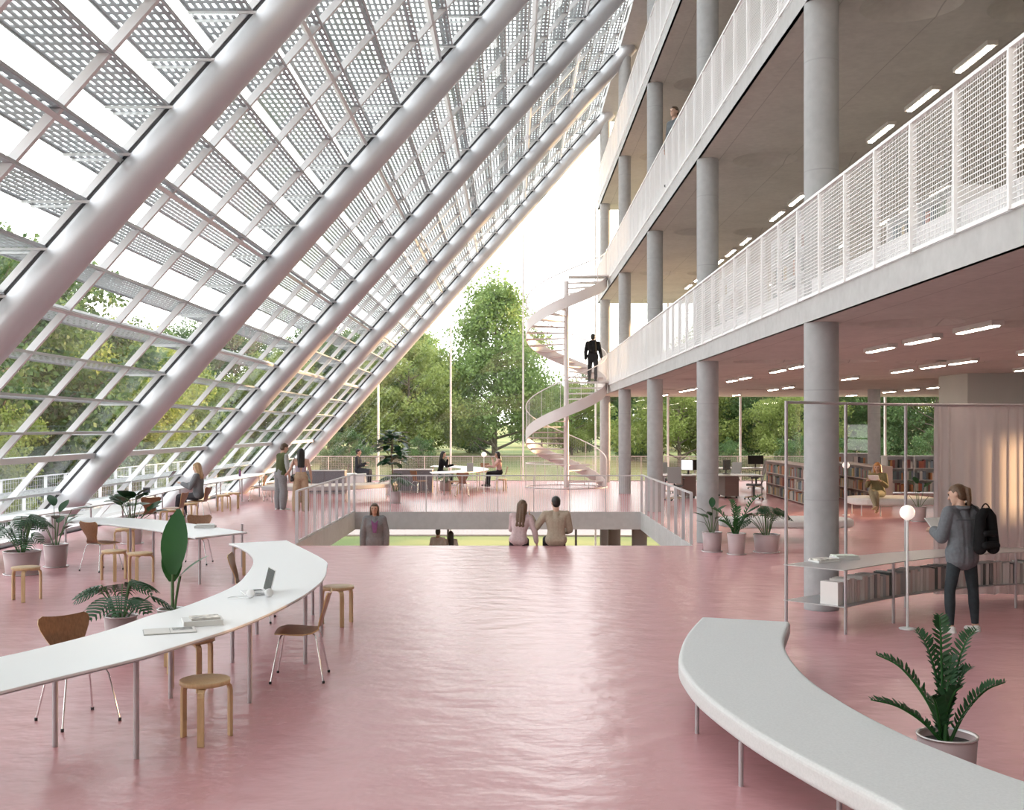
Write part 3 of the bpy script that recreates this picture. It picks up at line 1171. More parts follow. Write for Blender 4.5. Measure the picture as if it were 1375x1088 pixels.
def make_chair():
    t = thing('ply_chair', '', 'chair')
    rows = shell_profile()
    W = 12
    def grid(off):
        vs = []
        for i, (y, z, w) in enumerate(rows):
            p0 = rows[max(i - 1, 0)]
            p1 = rows[min(i + 1, len(rows) - 1)]
            d = Vector((0, p1[0] - p0[0], p1[1] - p0[1])).normalized()
            nrm = Vector((0, -d.z, d.y))
            for k in range(W + 1):
                u = -1 + 2 * k / W
                # dish: seat edges drop, back edges come forward; top edge dips at the middle
                dish = 0.018 * (u * u)
                p = Vector((u * w, y, z)) + nrm * (dish * (1 if z > 0.5 else -0.5)) + nrm * off
                if i >= len(rows) - 2:
                    p.z -= 0.012 * (1 - u * u)
                vs.append(p)
        return vs
    n = len(rows) * (W + 1)
    A, B2 = grid(0.0), grid(-0.011)
    fs, es = [], []
    for i in range(len(rows) - 1):
        for k in range(W):
            a = i * (W + 1) + k
            fs.append((a, a + 1, a + W + 2, a + W + 1))
            fs.append((n + a, n + a + W + 1, n + a + W + 2, n + a + 1))
    def edge(ids):
        for p, q2 in zip(ids[:-1], ids[1:]):
            es.append((p, n + p, n + q2, q2))
    edge([k for k in range(W + 1)])
    edge([(len(rows) - 1) * (W + 1) + k for k in range(W, -1, -1)])
    edge([i * (W + 1) for i in range(len(rows) - 1, -1, -1)])
    edge([i * (W + 1) + W for i in range(len(rows))])
    q = MB()
    q.add(A + B2, fs, 0, True)
    q.add(A + B2, es, 1, False)
    q.build('shell', [M_WALNUT, M_PLYEDGE], t)
    q = MB()
    q.lathe([(0.0, 0.415), (0.085, 0.415), (0.085, 0.428), (0.0, 0.428)], (0, 0.0, 0), 20)
    q.tube([(-0.13, -0.13, 0.418), (0.13, -0.13, 0.418)], 0.008, 8)
    q.tube([(-0.11, 0.12, 0.418), (0.11, 0.12, 0.418)], 0.008, 8)
    q.build('seat_bracket', M_CHROME, t)
    for sx, sy in ((-1, -1), (1, -1), (-1, 1), (1, 1)):
        q = MB()
        q.tube([(0.02 * sx, 0.03 * sy, 0.42), (0.11 * sx, 0.12 * sy, 0.42), (0.145 * sx, 0.150 * sy, 0.405), (0.165 * sx, 0.165 * sy, 0.36), (0.222 * sx, 0.228 * sy, 0.018)], 0.0075, 10)
        lg = q.build('leg', M_CHROME, t)
        q = MB()
        q.lathe([(0.0, 0.0), (0.012, 0.0), (0.013, 0.022), (0.0, 0.024)], (0.224 * sx, 0.231 * sy, 0), 10)
        q.build('foot_cap', M_BLACK, lg)
    return t

def make_stool(mk=None):
    t = thing('round_stool', '', 'stool')
    q = MB()
    q.lathe([(0.0, 0.405), (0.17, 0.405), (0.178, 0.41), (0.178, 0.436), (0.172, 0.44), (0.0, 0.44)], seg=40)
    q.build('seat', mk or M_BIRCH, t)
    for k in range(3):
        a = -PI / 2 + 2 * PI * k / 3
        ca, sa = math.cos(a), math.sin(a)
        q = MB()
        pts = []
        for (r, z) in ((0.06, 0.392), (0.135, 0.392), (0.165, 0.387), (0.182, 0.372), (0.190, 0.345), (0.191, 0.30), (0.191, 0.0)):
            pts.append((r * ca, r * sa, z))
        # bent flat leg: sweep a 48 x 24 mm section
        wv = Vector((-sa, ca, 0))
        vs = []
        for i, p in enumerate(pts):
            p = Vector(p)
            d = (Vector(pts[min(i + 1, len(pts) - 1)]) - Vector(pts[max(i - 1, 0)])).normalized()
            u = d.cross(wv).normalized()
            for (i1, j1) in ((-1, -1), (1, -1), (1, 1), (-1, 1)):
                vs.append(p + wv * 0.024 * i1 + u * 0.0125 * j1)
        fs = [(0, 1, 2, 3), tuple(len(vs) - 4 + i for i in (3, 2, 1, 0))]
        for i in range(len(pts) - 1):
            for j in range(4):
                j2 = (j + 1) % 4
                fs.append((i * 4 + j, (i + 1) * 4 + j, (i + 1) * 4 + j2, i * 4 + j2))
        q.add(vs, fs)
        q.build('leg', mk or M_BIRCH, t, bevel=0.004)
    return t

CH, ST = None, None
def face(vx, vy):
    """rotation that turns a chair (front at local -Y) to face the direction vx, vy"""
    return math.atan2(vy, vx) + PI / 2

def chair(x, y, fx, fy, label, group=None):
    global CH
    if CH is None:
        CH = make_chair()
        o = CH
        o.location, o.rotation_euler, o['label'] = (x, y, 0), (0, 0, face(fx, fy)), label
    else:
        o = dup(CH, (x, y, 0), face(fx, fy), label)
    o['group'] = group or 'moulded ply chairs at the tables'
    return o

def stool(x, y, rz, label, group=None):
    global ST
    if ST is None:
        ST = make_stool()
        o = ST
        o.location, o.rotation_euler, o['label'] = (x, y, 0), (0, 0, rz), label
    else:
        o = dup(ST, (x, y, 0), rz, label)
    o['group'] = group or 'three-legged round stools'
    return o

chair(-3.33, 8.57, 0.72, -0.70, 'brown ply chair behind the near curved table, nearest the left edge')
chair(-1.90, 10.02, -1, -0.06, 'brown ply chair seen side-on at the right of the near curved table')
chair(-3.02, 13.0, 1, 0.1, 'brown ply chair at the inner side of the near table, beside the laptop')
chair(-6.47, 17.6, 0.50, 0.87, 'brown ply chair with its back turned, between the potted plants and the middle table')
chair(-5.22, 18.45, 0.05, -1, 'brown ply chair behind the middle table, by its thin book')
chair(-7.72, 23.7, -0.5, 0.85, 'brown ply chair at the glass-side table, behind the round-leaved plant')
chair(-7.62, 25.2, -1, 0.1, 'brown ply chair side-on at the glass-side table, between plant and seated woman')
chair(-7.72, 27.55, -1, 0.15, 'brown ply chair under the blonde woman at the glass-side table')
chair(-7.78, 34.2, -1, 0.0, 'brown ply chair at the glass-side table, beside the bottle')
chair(-7.70, 36.2, -1, 0.1, 'brown ply chair at the glass-side table, just left of the man in the green vest')
chair(-3.15, 38.0, 0.75, 0.6, 'orange-brown ply chair at the near left end of the ring table')
chair(-1.62, 36.35, -0.1, 1, 'orange-brown ply chair at the near side of the ring table')
chair(-2.72, 42.0, 1, -0.05, 'ply chair under the woman in black at the ring table')
chair(-0.42, 41.7, -1, -0.1, 'ply chair under the woman in pink at the ring table')
chair(-1.2, 45.6, -0.4, -1, 'ply chair at the far side of the ring table')

stool(-2.21, 8.04, 0.12, 'birch round stool in front of the near curved table')
stool(-2.74, 9.62, 0.5, 'birch round stool tucked half under the near curved table')
stool(-3.27, 10.3, 0.9, 'birch round stool behind the near table, mostly hidden by the tabletop')
stool(-1.98, 12.75, 0.35, 'birch round stool right of the near table, beyond the side-on chair')
stool(-4.12, 17.2, 0.2, 'birch round stool behind the far tip of the near table')
stool(-6.32, 14.52, 0.25, 'birch round stool standing alone at the left edge before the potted plants')
stool(-5.86, 16.45, 0.4, 'birch round stool before the middle table, left of a pair')
stool(-5.38, 16.15, 0.1, 'birch round stool before the middle table, right of a pair')
stool(-6.92, 20.0, 0.6, 'birch round stool behind the middle table, beside the turned chair')
stool(-7.55, 24.5, 0.2, 'birch round stool between two chairs at the glass-side table')
stool(-7.70, 26.75, 0.4, 'birch round stool in front of the blonde woman')
stool(-7.75, 30.0, 0.1, 'birch round stool behind the blonde woman, nearer of two')
stool(-7.70, 31.0, 0.7, 'birch round stool behind the blonde woman, farther of two')
stool(-0.35, 39.4, 0.3, 'birch round stool at the right of the ring table')
stool(-1.9, 37.7, 0.3, 'birch round stool at the near side of the ring table')

# ================================================================== lamps
def globe_lamp(x, y, label, zc=1.30, r=0.083):
    t = thing('globe_lamp', label, 'floor lamp', (x, y, 0), 0, 'globe floor lamps')
    q = MB()
    q.lathe([(0.0, 0.0), (0.092, 0.0), (0.092, 0.012), (0.02, 0.016), (0.0, 0.016)], seg=32)
    q.build('base', M_WHITE, t)
    q = MB()
    q.cyl((0, 0, 0.015), (0, 0, zc - r - 0.012), 0.014, 16)
    q.build('pole', M_WHITE, t)
    q = MB()
    q.lathe([(0.014, zc - r - 0.02), (0.022, zc - r - 0.012), (0.022, zc - r + 0.008), (0.0, zc - r + 0.008)], seg=20)
    q.build('collar', M_WHITE, t)
    q = MB()
    q.sphere((0, 0, zc), r, 28, 18)
    q.build('globe', M_GLOBE, t)
    return t
globe_lamp(4.41, 12.46, 'white globe floor lamp in front of the low steel shelf', 1.30, 0.083)
globe_lamp(8.55, 28.6, 'globe floor lamp beside the library bench, lit warm', 1.28, 0.09)
globe_lamp(-0.96, 38.2, 'small globe floor lamp by the ring table', 1.32, 0.09)

# ================================================================== low serpentine steel shelf
fr = [(3.60, 12.10), (4.37, 12.80), (5.25, 13.42), (6.27, 13.88), (7.4, 14.1)]
bk = [(3.07, 12.63), (3.98, 13.36), (4.92, 13.98), (5.95, 14.36), (7.4, 14.42)]
t = thing('steel_shelf', 'low winding steel shelf with tall rods, row of magazines on its lower board', 'shelf', (5.0, 13.2, 0))
FRS, BKS = spline(fr, 8), spline(bk, 8)
for z, nm in ((0.70, 'top_board'), (0.30, 'lower_board')):
    q = MB()
    q.ribbon([p - V(5.0, 13.2, 0) for p in FRS], [p - V(5.0, 13.2, 0) for p in BKS], z - 0.008, z)
    q.build(nm, M_STEELSH, t)
for (x, y) in ((3.62, 12.13), (4.38, 12.83), (6.27, 13.90), (7.35, 14.12)):
    q = MB()
    q.cyl((x - 5, y - 13.2, 0), (x - 5, y - 13.2, 0.69), 0.016, 12)
    q.build('leg', M_LEG, t)
for (x, y) in ((3.10, 12.63), (3.985, 13.34), (4.92, 13.96), (7.35, 14.38)):
    q = MB()
    q.cyl((x - 5, y - 13.2, 0), (x - 5, y - 13.2, 2.55), 0.019, 14)
    q.build('rod', M_LEG, t)
q = MB()
q.tube([(x - 5, y - 13.2, 2.535) for (x, y) in ((3.10, 12.63), (3.985, 13.34), (4.92, 13.96), (7.35, 14.38))], 0.016, 10)
q.build('curtain_rail', M_LEG, t)

# magazines, one by one, on the lower board
mcols = [mat('magazine_%d' % i, c, 0.7) for i, c in enumerate([(0.74, 0.73, 0.71), (0.64, 0.61, 0.58), (0.25, 0.25, 0.25), (0.64, 0.55, 0.52), (0.78, 0.76, 0.74), (0.42, 0.43, 0.44), (0.10, 0.12, 0.12)])]
def magazine_mesh(k, w, th, h):
    q = MB()
    q.box((0, -th / 2, 0), (w, th / 2, h))
    q.box((-0.0008, -th / 2 - 0.0008, -0.0), (w * 0.98, -th / 2, h + 0.002), 1)
    q.box((-0.0008, th / 2, 0), (w * 0.98, th / 2 + 0.0008, h + 0.002), 1)
    q.box((-0.0016, -th / 2 - 0.0008, 0), (-0.0008, th / 2 + 0.0008, h + 0.002), 1)
    o = q.build('magazine', [M_PAPER, mcols[k]])
    return o
arc = [0.0]
MID = [(FRS[i] * 0.86 + BKS[i] * 0.14) for i in range(len(FRS))]
for i in range(1, len(MID)):
    arc.append(arc[-1] + (MID[i] - MID[i - 1]).length)
def on_arc(s):
    for i in range(1, len(arc)):
        if arc[i] >= s:
            u = (s - arc[i - 1]) / (arc[i] - arc[i - 1])
            return MID[i - 1].lerp(MID[i], u), (MID[i] - MID[i - 1]).normalized()
    return MID[-1], (MID[-1] - MID[-2]).normalized()
s = 0.07
rs = random.Random(3)
protos = {}
i = 0
while s < 3.5 and i < 75:
    k = rs.choice([0, 0, 1, 1, 2, 3, 3, 4, 4, 5, 6])
    th = rs.choice([0.034, 0.042, 0.052])
    h = rs.choice([0.235, 0.25, 0.262, 0.27])
    key = (k, th, h)
    p, d = on_arc(s + th / 2)
    nrm = Vector((-d.y, d.x, 0))
    lab = 'upright magazine on the lower board of the winding steel shelf'
    if i == 0:
        lab = 'white magazine box face-on at the left end of the low shelf row'
        th = 0.10
        key = (4, th, 0.25)
        k, h = 4, 0.25
    if key in protos:
        o = protos[key].copy()
        C.objects.link(o)
    else:
        o = magazine_mesh(k, 0.22, th, h)
        protos[key] = o
    o.location = (p.x, p.y, 0.3005)
    o.rotation_euler = (0, 0, math.atan2(nrm.y, nrm.x))
    tag(o, lab, 'magazine', 'magazines on the low steel shelf')
    s += th + rs.choice([0.004, 0.006, 0.016])
    i += 1

def book(name, label, c, size, rz, cols, z, cat='book', group=None, open_cover=False):
    """closed book lying flat: page block and cover"""
    w, d, h = size
    t = thing(name, label, cat, (c[0], c[1], z), rz, group)
    q = MB()
    q.box((-w / 2 + 0.004, -d / 2 + 0.003, 0.003), (w / 2 - 0.004, d / 2 - 0.004, h - 0.003))
    q.build('pages', M_PAPER, t)
    q = MB()
    q.box((-w / 2, -d / 2, 0), (w / 2, d / 2, 0.0029))
    q.box((-w / 2, -d / 2, h - 0.0029), (w / 2, d / 2, h))
    q.box((-w / 2, -d / 2, 0.0029), (-w / 2 + 0.0035, d / 2, h - 0.0029))
    q.build('cover', cols, t)
    return t
M_CW = mat('cover_white', (0.74, 0.74, 0.73), 0.5)
M_CG = mat('cover_grey', (0.36, 0.36, 0.36), 0.5)
M_CK = mat('cover_print', (0.55, 0.52, 0.48), 0.5, noise=(18, 0.7))
M_CGR = mat('cover_green', (0.62, 0.68, 0.60), 0.5, noise=(14, 0.35))
def pile(lab, px_, py_, zt, specs):
    z = zt
    for (nm, la, size, rz, m, dx, dy) in specs:
        p = at(px_ + dx, py_ + dy, zt)
        book(nm, la, (p.x, p.y), size, rz, m, z)
        z += size[2] + 0.0008
# foreground table
pile('', 272, 838, ZT + 0.0008, [('book', 'thick grey book under the printed one on the near curved table', (0.30, 0.23, 0.042), 0.36, M_CW, 0, 0),
                      ('book', 'small book with printed cover on top of the thick grey book', (0.22, 0.155, 0.016), 0.42, M_CK, 3, 0)])
q = MB()
p = at(228, 848, ZT)
t = thing('open_book', 'open thin picture book lying flat on the near curved table', 'book', (p.x, p.y, ZT + 0.0008), 0.35)
q.box((-0.19, -0.12, 0), (0.19, 0.12, 0.003))
q.build('cover', M_CG, t)
q = MB()
q.box((-0.185, -0.115, 0.0031), (-0.002, 0.115, 0.008))
q.box((0.002, -0.115, 0.0031), (0.185, 0.115, 0.008))
q.build('page', M_PAPER, t)
q = MB()
q.box((0.02, -0.02, 0.0081), (0.165, 0.095, 0.0085))
q.build('picture', mat('page_picture', (0.30, 0.30, 0.29), 0.6, noise=(25, 0.6)), t)

# laptop, headphones and cable on the near table
p = at(342, 797, ZT)
t = thing('laptop', 'open silver laptop seen from its side on the near curved table', 'laptop', (p.x, p.y, ZT + 0.0008), math.radians(-66))
M_ALU = mat('aluminium', (0.62, 0.61, 0.62), 0.3, 0.7)
q = MB()
q.box((-0.155, -0.11, 0), (0.155, 0.11, 0.014))
q.build('base', M_ALU, t, bevel=0.004)
q = MB()
q.box((-0.14, -0.02, 0.0142), (0.14, 0.085, 0.0155))
q.build('keyboard', M_BLACK, t)
R_ = Matrix.Translation((0, 0.108, 0.013)) @ Matrix.Rotation(math.radians(-14), 4, 'X')
q = MB()
q.box((-0.155, 0.0, 0.0), (0.155, 0.007, 0.215), 0, R_)
s_ = q.build('lid', M_ALU, t, bevel=0.003)
q = MB()
q.box((-0.147, -0.0012, 0.008), (0.147, -0.0002, 0.207), 0, R_)
q.build('screen', mat('laptop_screen', (0.10, 0.10, 0.11), 0.15), s_)
p = at(352, 800, ZT)
t = thing('headphones', 'white over-ear headphones lying in front of the laptop', 'headphones', (p.x, p.y - 0.1, ZT), 0.3)
q = MB()
q.tube([(0.085 * math.cos(a) , 0.095 * math.sin(a), 0.035) for a in np.linspace(-0.2, PI + 0.2, 20)], 0.011, 10)
q.build('headband', M_WHITE, t)
for sx in (-1, 1):
    q = MB()
    q.lathe([(0.0, -0.02), (0.03, -0.022), (0.038, -0.012), (0.038, 0.012), (0.030, 0.02), (0.0, 0.02)], (0, 0, 0), 20)
    o = q.build('ear_cup', M_WHITE, t)
    o.location, o.rotation_euler = (0.08 * sx, -0.02, 0.04), (PI / 2 * 0.85, 0, sx * 0.35)
q = MB()
q.tube(spline([(-0.08, -0.05, 0.006), (-0.18, -0.06, 0.006), (-0.28, 0.0, 0.006), (-0.22, 0.07, 0.006), (-0.1, 0.06, 0.006)], 6), 0.003, 6)
q.build('cable', M_WHITE, t)

# books on the middle table, the shelf and the glass-side table
p = at(276, 708, ZT)
pile('', 276, 708.5, ZT + 0.0008, [('book', 'grey book on the right end of the middle table', (0.30, 0.22, 0.03), 0.1, M_CG, 0, 0), ('book', 'pale book on top of the grey book on the middle table', (0.26, 0.19, 0.02), 0.25, M_CW, 0, 0)])
pile('', 78, 693.6, ZT + 0.0008, [('book', 'flat grey book on the glass-side table above the potted plants', (0.36, 0.26, 0.03), 0.2, M_CG, 0, 0)])
pile('', 1107, 754, 0.7008, [('book', 'pale book lowest of the left pile on the winding shelf', (0.30, 0.21, 0.018), 0.35, M_CW, 0, 0), ('book', 'pale book topping the left pile on the winding shelf', (0.27, 0.19, 0.016), 0.5, M_CK, -1, 0)])
pile('', 1134, 752, 0.7008, [('book', 'white book lowest of the right pile on the winding shelf', (0.29, 0.21, 0.02), 0.2, M_CW, 0, -1), ('book', 'white book in the middle of the right pile on the winding shelf', (0.28, 0.2, 0.014), 0.3, M_CW, 0, -1), ('book', 'greenish book topping the right pile on the winding shelf', (0.27, 0.2, 0.014), 0.12, M_CGR, 0, -1)])
# bottle and desk lamp on the glass-side table
t = thing('drinking_bottle', 'dark purple drinking bottle on the glass-side table', 'bottle', (-8.5, 34.9, ZT + 0.001))
q = MB()
q.lathe([(0, 0), (0.036, 0), (0.038, 0.01), (0.038, 0.17), (0.026, 0.2), (0, 0.2)], seg=20)
q.build('body', mat('bottle_purple', (0.12, 0.04, 0.12), 0.3, 0.3), t)
q = MB()
q.lathe([(0, 0.2), (0.026, 0.2), (0.026, 0.24), (0, 0.245)], seg=20)
q.build('cap', M_BLACK, t)
t = thing('desk_lamp', 'slim white angled desk lamp on the glass-side table', 'desk lamp', (-8.62, 25.3, ZT + 0.001))
q = MB()
q.lathe([(0, 0), (0.07, 0), (0.07, 0.012), (0, 0.014)], seg=24)
q.build('base', M_WHITE, t)
q = MB()
q.tube([(0, 0, 0.01), (0, 0, 0.40), (-0.03, 0, 0.415), (-0.16, 0, 0.415)], 0.009, 10)
q.build('arm', M_WHITE, t)
q = MB()
q.box((-0.30, -0.02, 0.403), (-0.15, 0.02, 0.42))
q.build('lamp_head', M_WHITE, t)
t = thing('book_stand', 'grey book standing upright on the ring table', 'book', (-1.45, 38.6, ZT + 0.001), 0.2)
q = MB()
q.box((-0.11, -0.02, 0), (0.11, 0.02, 0.3))
q.build('cover', M_CG, t)
t = thing('tablet_stand', 'small tablet on a thin stand on the glass-side table near the blonde woman', 'tablet', (-8.5, 26.0, ZT + 0.001), 0.5)
q = MB()
q.box((-0.09, -0.06, 0), (0.09, 0.06, 0.006))
q.build('base', M_CG, t)
q = MB()
q.box((-0.08, 0.02, 0.006), (0.08, 0.026, 0.13))
q.build('screen', mat('laptop_screen', (0.1, 0.1, 0.11)), t)
# ================================================================== library: bookcases with single books
M_CASE = mat('bookcase_board', (0.52, 0.43, 0.40), 0.55)
M_CASEW = mat('white_bookcase', (0.66, 0.65, 0.64), 0.5)
BC = [(0.50, 0.47, 0.43), (0.33, 0.10, 0.06), (0.10, 0.13, 0.14), (0.42, 0.18, 0.07), (0.13, 0.17, 0.12), (0.38, 0.35, 0.31), (0.20, 0.07, 0.06), (0.07, 0.07, 0.08), (0.45, 0.33, 0.16), (0.16, 0.20, 0.24)]
BMATS = [mat('spine_%d' % i, c, 0.6) for i, c in enumerate(BC)]
BOOKP = {}
def shelf_book(k, w, h, d=0.19):
    """upright book: front (spine) toward local -Y"""
    key = (k, w, h)
    if key in BOOKP:
        o = BOOKP[key].copy()
        C.objects.link(o)
        return o
    q = MB()
    q.box((-w / 2, -d / 2, 0), (w / 2, -d / 2 + 0.004, h), 0)
    q.box((-w / 2, -d / 2 + 0.004, 0), (-w / 2 + 0.004, d / 2, h), 0)
    q.box((w / 2 - 0.004, -d / 2 + 0.004, 0), (w / 2, d / 2, h), 0)
    q.box((-w / 2 + 0.004, -d / 2 + 0.004, 0.004), (w / 2 - 0.004, d / 2 - 0.004, h - 0.006), 1)
    o = q.build('book', [BMATS[k], M_PAPER])
    BOOKP[key] = o
    return o

def bookcase(label, x, y, rz, L, levels, step, blabel, bgroup, wid, m=M_CASE, depth=0.56, skip=0.08, seed=1, z0=0.0, hmin=0.22, div=1.0, back=True, foot=0.06, fill=1.0):
    """origin at the middle of the front bottom edge; front faces local -Y"""
    t = thing('bookcase', label, 'bookcase', (x, y, z0), rz)
    H = foot + levels * step + 0.02
    q = MB()
    q.box((-L / 2, 0, H - 0.025), (L / 2, depth, H))
    q.build('top_board', m, t)
    for s in (-1, 1):
        q = MB()
        xa = s * (L / 2 - 0.02)
        q.box((xa - 0.02, 0, 0), (xa + 0.02, depth, H - 0.0255))
        q.build('end_panel', m, t)
    if back:
        q = MB()
        q.box((-L / 2 + 0.0205, depth * 0.5, foot), (L / 2 - 0.0205, depth * 0.5 + 0.015, H - 0.03))
        q.build('back_panel', m, t)
    for k in range(levels):
        q = MB()
        zz = foot + k * step
        q.box((-L / 2 + 0.0205, 0.0, zz - 0.02), (L / 2 - 0.0205, depth * 0.5 - 0.001 if back else depth, zz))
        q.build('shelf_board', m, t)
    nd = max(1, round(L / div))
    for k in range(1, nd):
        q = MB()
        xa = -L / 2 + L * k / nd
        q.box((xa - 0.008, 0.003, foot + 0.001), (xa + 0.008, depth * 0.5 - 0.002, H - 0.026))
        q.build('divider', m, t)
    rr = random.Random(seed)
    Mx = Matrix.Translation((x, y, z0)) @ Matrix.Rotation(rz, 4, 'Z')
    for k in range(levels):
        zz = foot + k * step + 0.0008
        u = -L / 2 + 0.045
        while u < L / 2 - wid * 1.15 - 0.045:
            if any(abs(u + wid / 2 - (-L / 2 + L * j / nd)) < wid / 2 + 0.014 for j in range(1, nd)):
                u += 0.03
                continue
            if rr.random() < skip:
                u += wid * rr.choice([1, 2])
                continue
            w = wid * rr.choice([0.8, 1.0, 1.15])
            h = min(step - 0.05, rr.choice([hmin, hmin + 0.03, hmin + 0.05]))
            o = shelf_book(rr.randrange(len(BMATS)), round(w, 4), round(h, 3))
            p = Mx @ Vector((u + w / 2, 0.11 + rr.random() * 0.02, zz))
            o.location = p
            o.rotation_euler = (0, 0, rz)
            tag(o, blabel, 'book', bgroup)
            u += w + 0.002
    return t

bookcase('long low bookcase left of the nearest column, its shelves facing the hall', 8.45, 34.4, -PI / 2 - 0.02, 6.0, 3, 0.355, 'upright book in the long low bookcase left of the nearest column', 'books in the long low bookcase', 0.13, seed=2)
bookcase('low bookcase right of the nearest column, behind the reading woman', 10.25, 33.9, -PI / 2 - 0.02, 4.6, 3, 0.355, 'upright book in the low bookcase right of the nearest column', 'books in the bookcase right of the nearest column', 0.13, seed=5)
bookcase('wide bookcase with a white top, facing the viewer at the far right', 14.15, 38.0, 0.0, 2.8, 3, 0.40, 'upright book in the far wide bookcase with white top', 'books in the far wide bookcase', 0.075, m=M_CASEW, depth=0.6, seed=9, hmin=0.24)
bookcase('low white bookcase in front of the library window, right of the nearest column', 13.3, 43.0, 0.0, 1.5, 3, 0.39, 'dark upright book in the small white window bookcase', 'books in the small white bookcase', 0.10, m=M_CASEW, seed=12, skip=0.3, hmin=0.24)

# upper floor bookcases behind the balcony mesh
Z1 = 3.951
bookcase('tall white bookcase behind the lower balcony mesh, middle of the balcony', 4.85, 19.6, -PI / 2, 2.6, 4, 0.42, 'upright book in the tall balcony bookcase', 'books in the tall balcony bookcase', 0.16, m=M_WHITE, seed=21, z0=Z1, skip=0.4, hmin=0.27, depth=0.5)
bookcase('tall white bookcase behind the lower balcony mesh, farther along', 4.9, 25.0, -PI / 2, 2.8, 4, 0.42, 'upright book in the farther balcony bookcase', 'books in the farther balcony bookcase', 0.2, m=M_WHITE, seed=23, z0=Z1, skip=0.55, hmin=0.27, depth=0.5)
bookcase('open white shelf unit behind the near part of the lower balcony mesh', 5.4, 14.9, -PI / 2, 2.4, 3, 0.40, 'upright book in the near balcony shelf unit', 'books in the near balcony shelf unit', 0.13, m=M_WHITE, seed=25, z0=Z1, skip=0.5, hmin=0.25, depth=0.5)

bookcase('white shelf unit behind the second balcony mesh', 4.45, 19.7, -PI / 2, 1.6, 3, 0.38, 'upright book on the second balcony', 'books on the second balcony', 0.2, m=M_WHITE, seed=27, z0=7.901, skip=0.6, hmin=0.25, depth=0.5)

def desk(label, x, y, rz, w, d, h, z0=0.0, ped=(), m=None, name='desk'):
    t = thing(name, label, 'desk', (x, y, z0), rz)
    q = MB()
    q.box((-w / 2, -d / 2, h - 0.03), (w / 2, d / 2, h))
    q.build('desktop', m or mat('desk_top', (0.42, 0.34, 0.31), 0.25, 0, 0.6), t)
    for sx in (-1, 1):
        for sy in (-1, 1):
            q = MB()
            q.box((sx * (w / 2 - 0.06) - 0.02, sy * (d / 2 - 0.06) - 0.02, 0), (sx * (w / 2 - 0.06) + 0.02, sy * (d / 2 - 0.06) + 0.02, h - 0.0305))
            q.build('leg', M_LEG, t)
    for u in ped:
        q = MB()
        q.box((u - 0.22, -d / 2 + 0.06, 0.07), (u + 0.22, d / 2 - 0.1, h - 0.0305))
        b_ = q.build('pedestal', mat('pedestal_brown', (0.16, 0.10, 0.085), 0.5), t)
        for k in range(3):
            q = MB()
            q.box((u - 0.21, -d / 2 + 0.048, 0.085 + k * 0.19), (u + 0.21, -d / 2 + 0.0595, 0.262 + k * 0.19))
            q.build('drawer', mat('pedestal_brown', (0.16, 0.10, 0.085)), b_)
        for sx in (-1, 1):
            for sy in (-1, 1):
                q = MB()
                q.sphere((u + sx * 0.17, sy * (d / 2 - 0.2), 0.035), 0.035, 10, 6)
                q.build('castor', M_BLACK, b_)
    return t
desk('long work desk with brown drawer pedestals beyond the stair opening', 6.35, 36.0, 0, 3.2, 1.5, 0.73, ped=(-0.75, 0.60))
desk('second work desk farther back in the library, screens on it', 8.4, 42.0, 0, 3.4, 1.5, 0.73)
desk('dark work table behind the near end of the lower balcony mesh', 5.6, 10.6, -PI / 2, 2.6, 0.9, 0.74, z0=Z1, m=mat('dark_desk', (0.08, 0.08, 0.085), 0.4))
desk('dark work table behind the lower balcony mesh, beside the shelf unit', 7.2, 13.2, -PI / 2, 2.4, 0.9, 0.74, z0=Z1, m=mat('dark_desk', (0.08, 0.08, 0.085), 0.4))

def monitor(label, x, y, z, rz, lit=False, w=0.56):
    t = thing('computer_monitor', label, 'monitor', (x, y, z), rz)
    q = MB()
    q.box((-0.12, -0.08, 0), (0.12, 0.08, 0.012))
    q.build('base', M_BLACK, t)
    q = MB()
    q.box((-0.025, 0.02, 0.012), (0.025, 0.045, 0.3))
    q.build('stand', M_BLACK, t)
    q = MB()
    q.box((-w / 2, -0.02, 0.13), (w / 2, 0.0195, 0.46))
    q.build('casing', mat('screen_black', (0.02, 0.017, 0.016), 0.35), t)
    q = MB()
    q.box((-w / 2 + 0.012, -0.022, 0.142), (w / 2 - 0.012, -0.0201, 0.448))
    q.build('screen', mat('lit_screen', (0.7, 0.7, 0.72), 0.3, emit=((0.9, 0.95, 1), 0.9)) if lit else mat('dark_screen', (0.02, 0.017, 0.016), 0.2), t)
    return t
monitor('white-lit computer monitor seen at an angle on the long work desk', 5.7, 36.3, 0.731, -1.0, True)
monitor('black-backed computer monitor on the long work desk, beside the column', 6.15, 36.4, 0.731, 0.15)
monitor('black computer monitor on the long work desk, just right of the second column', 7.0, 36.4, 0.731, 1.0)
monitor('black computer monitor on the second work desk, farthest right', 9.2, 42.2, 0.731, 0.1, w=0.60)
monitor('black computer monitor on the second work desk, at its left end', 7.25, 42.2, 0.731, 0.2)

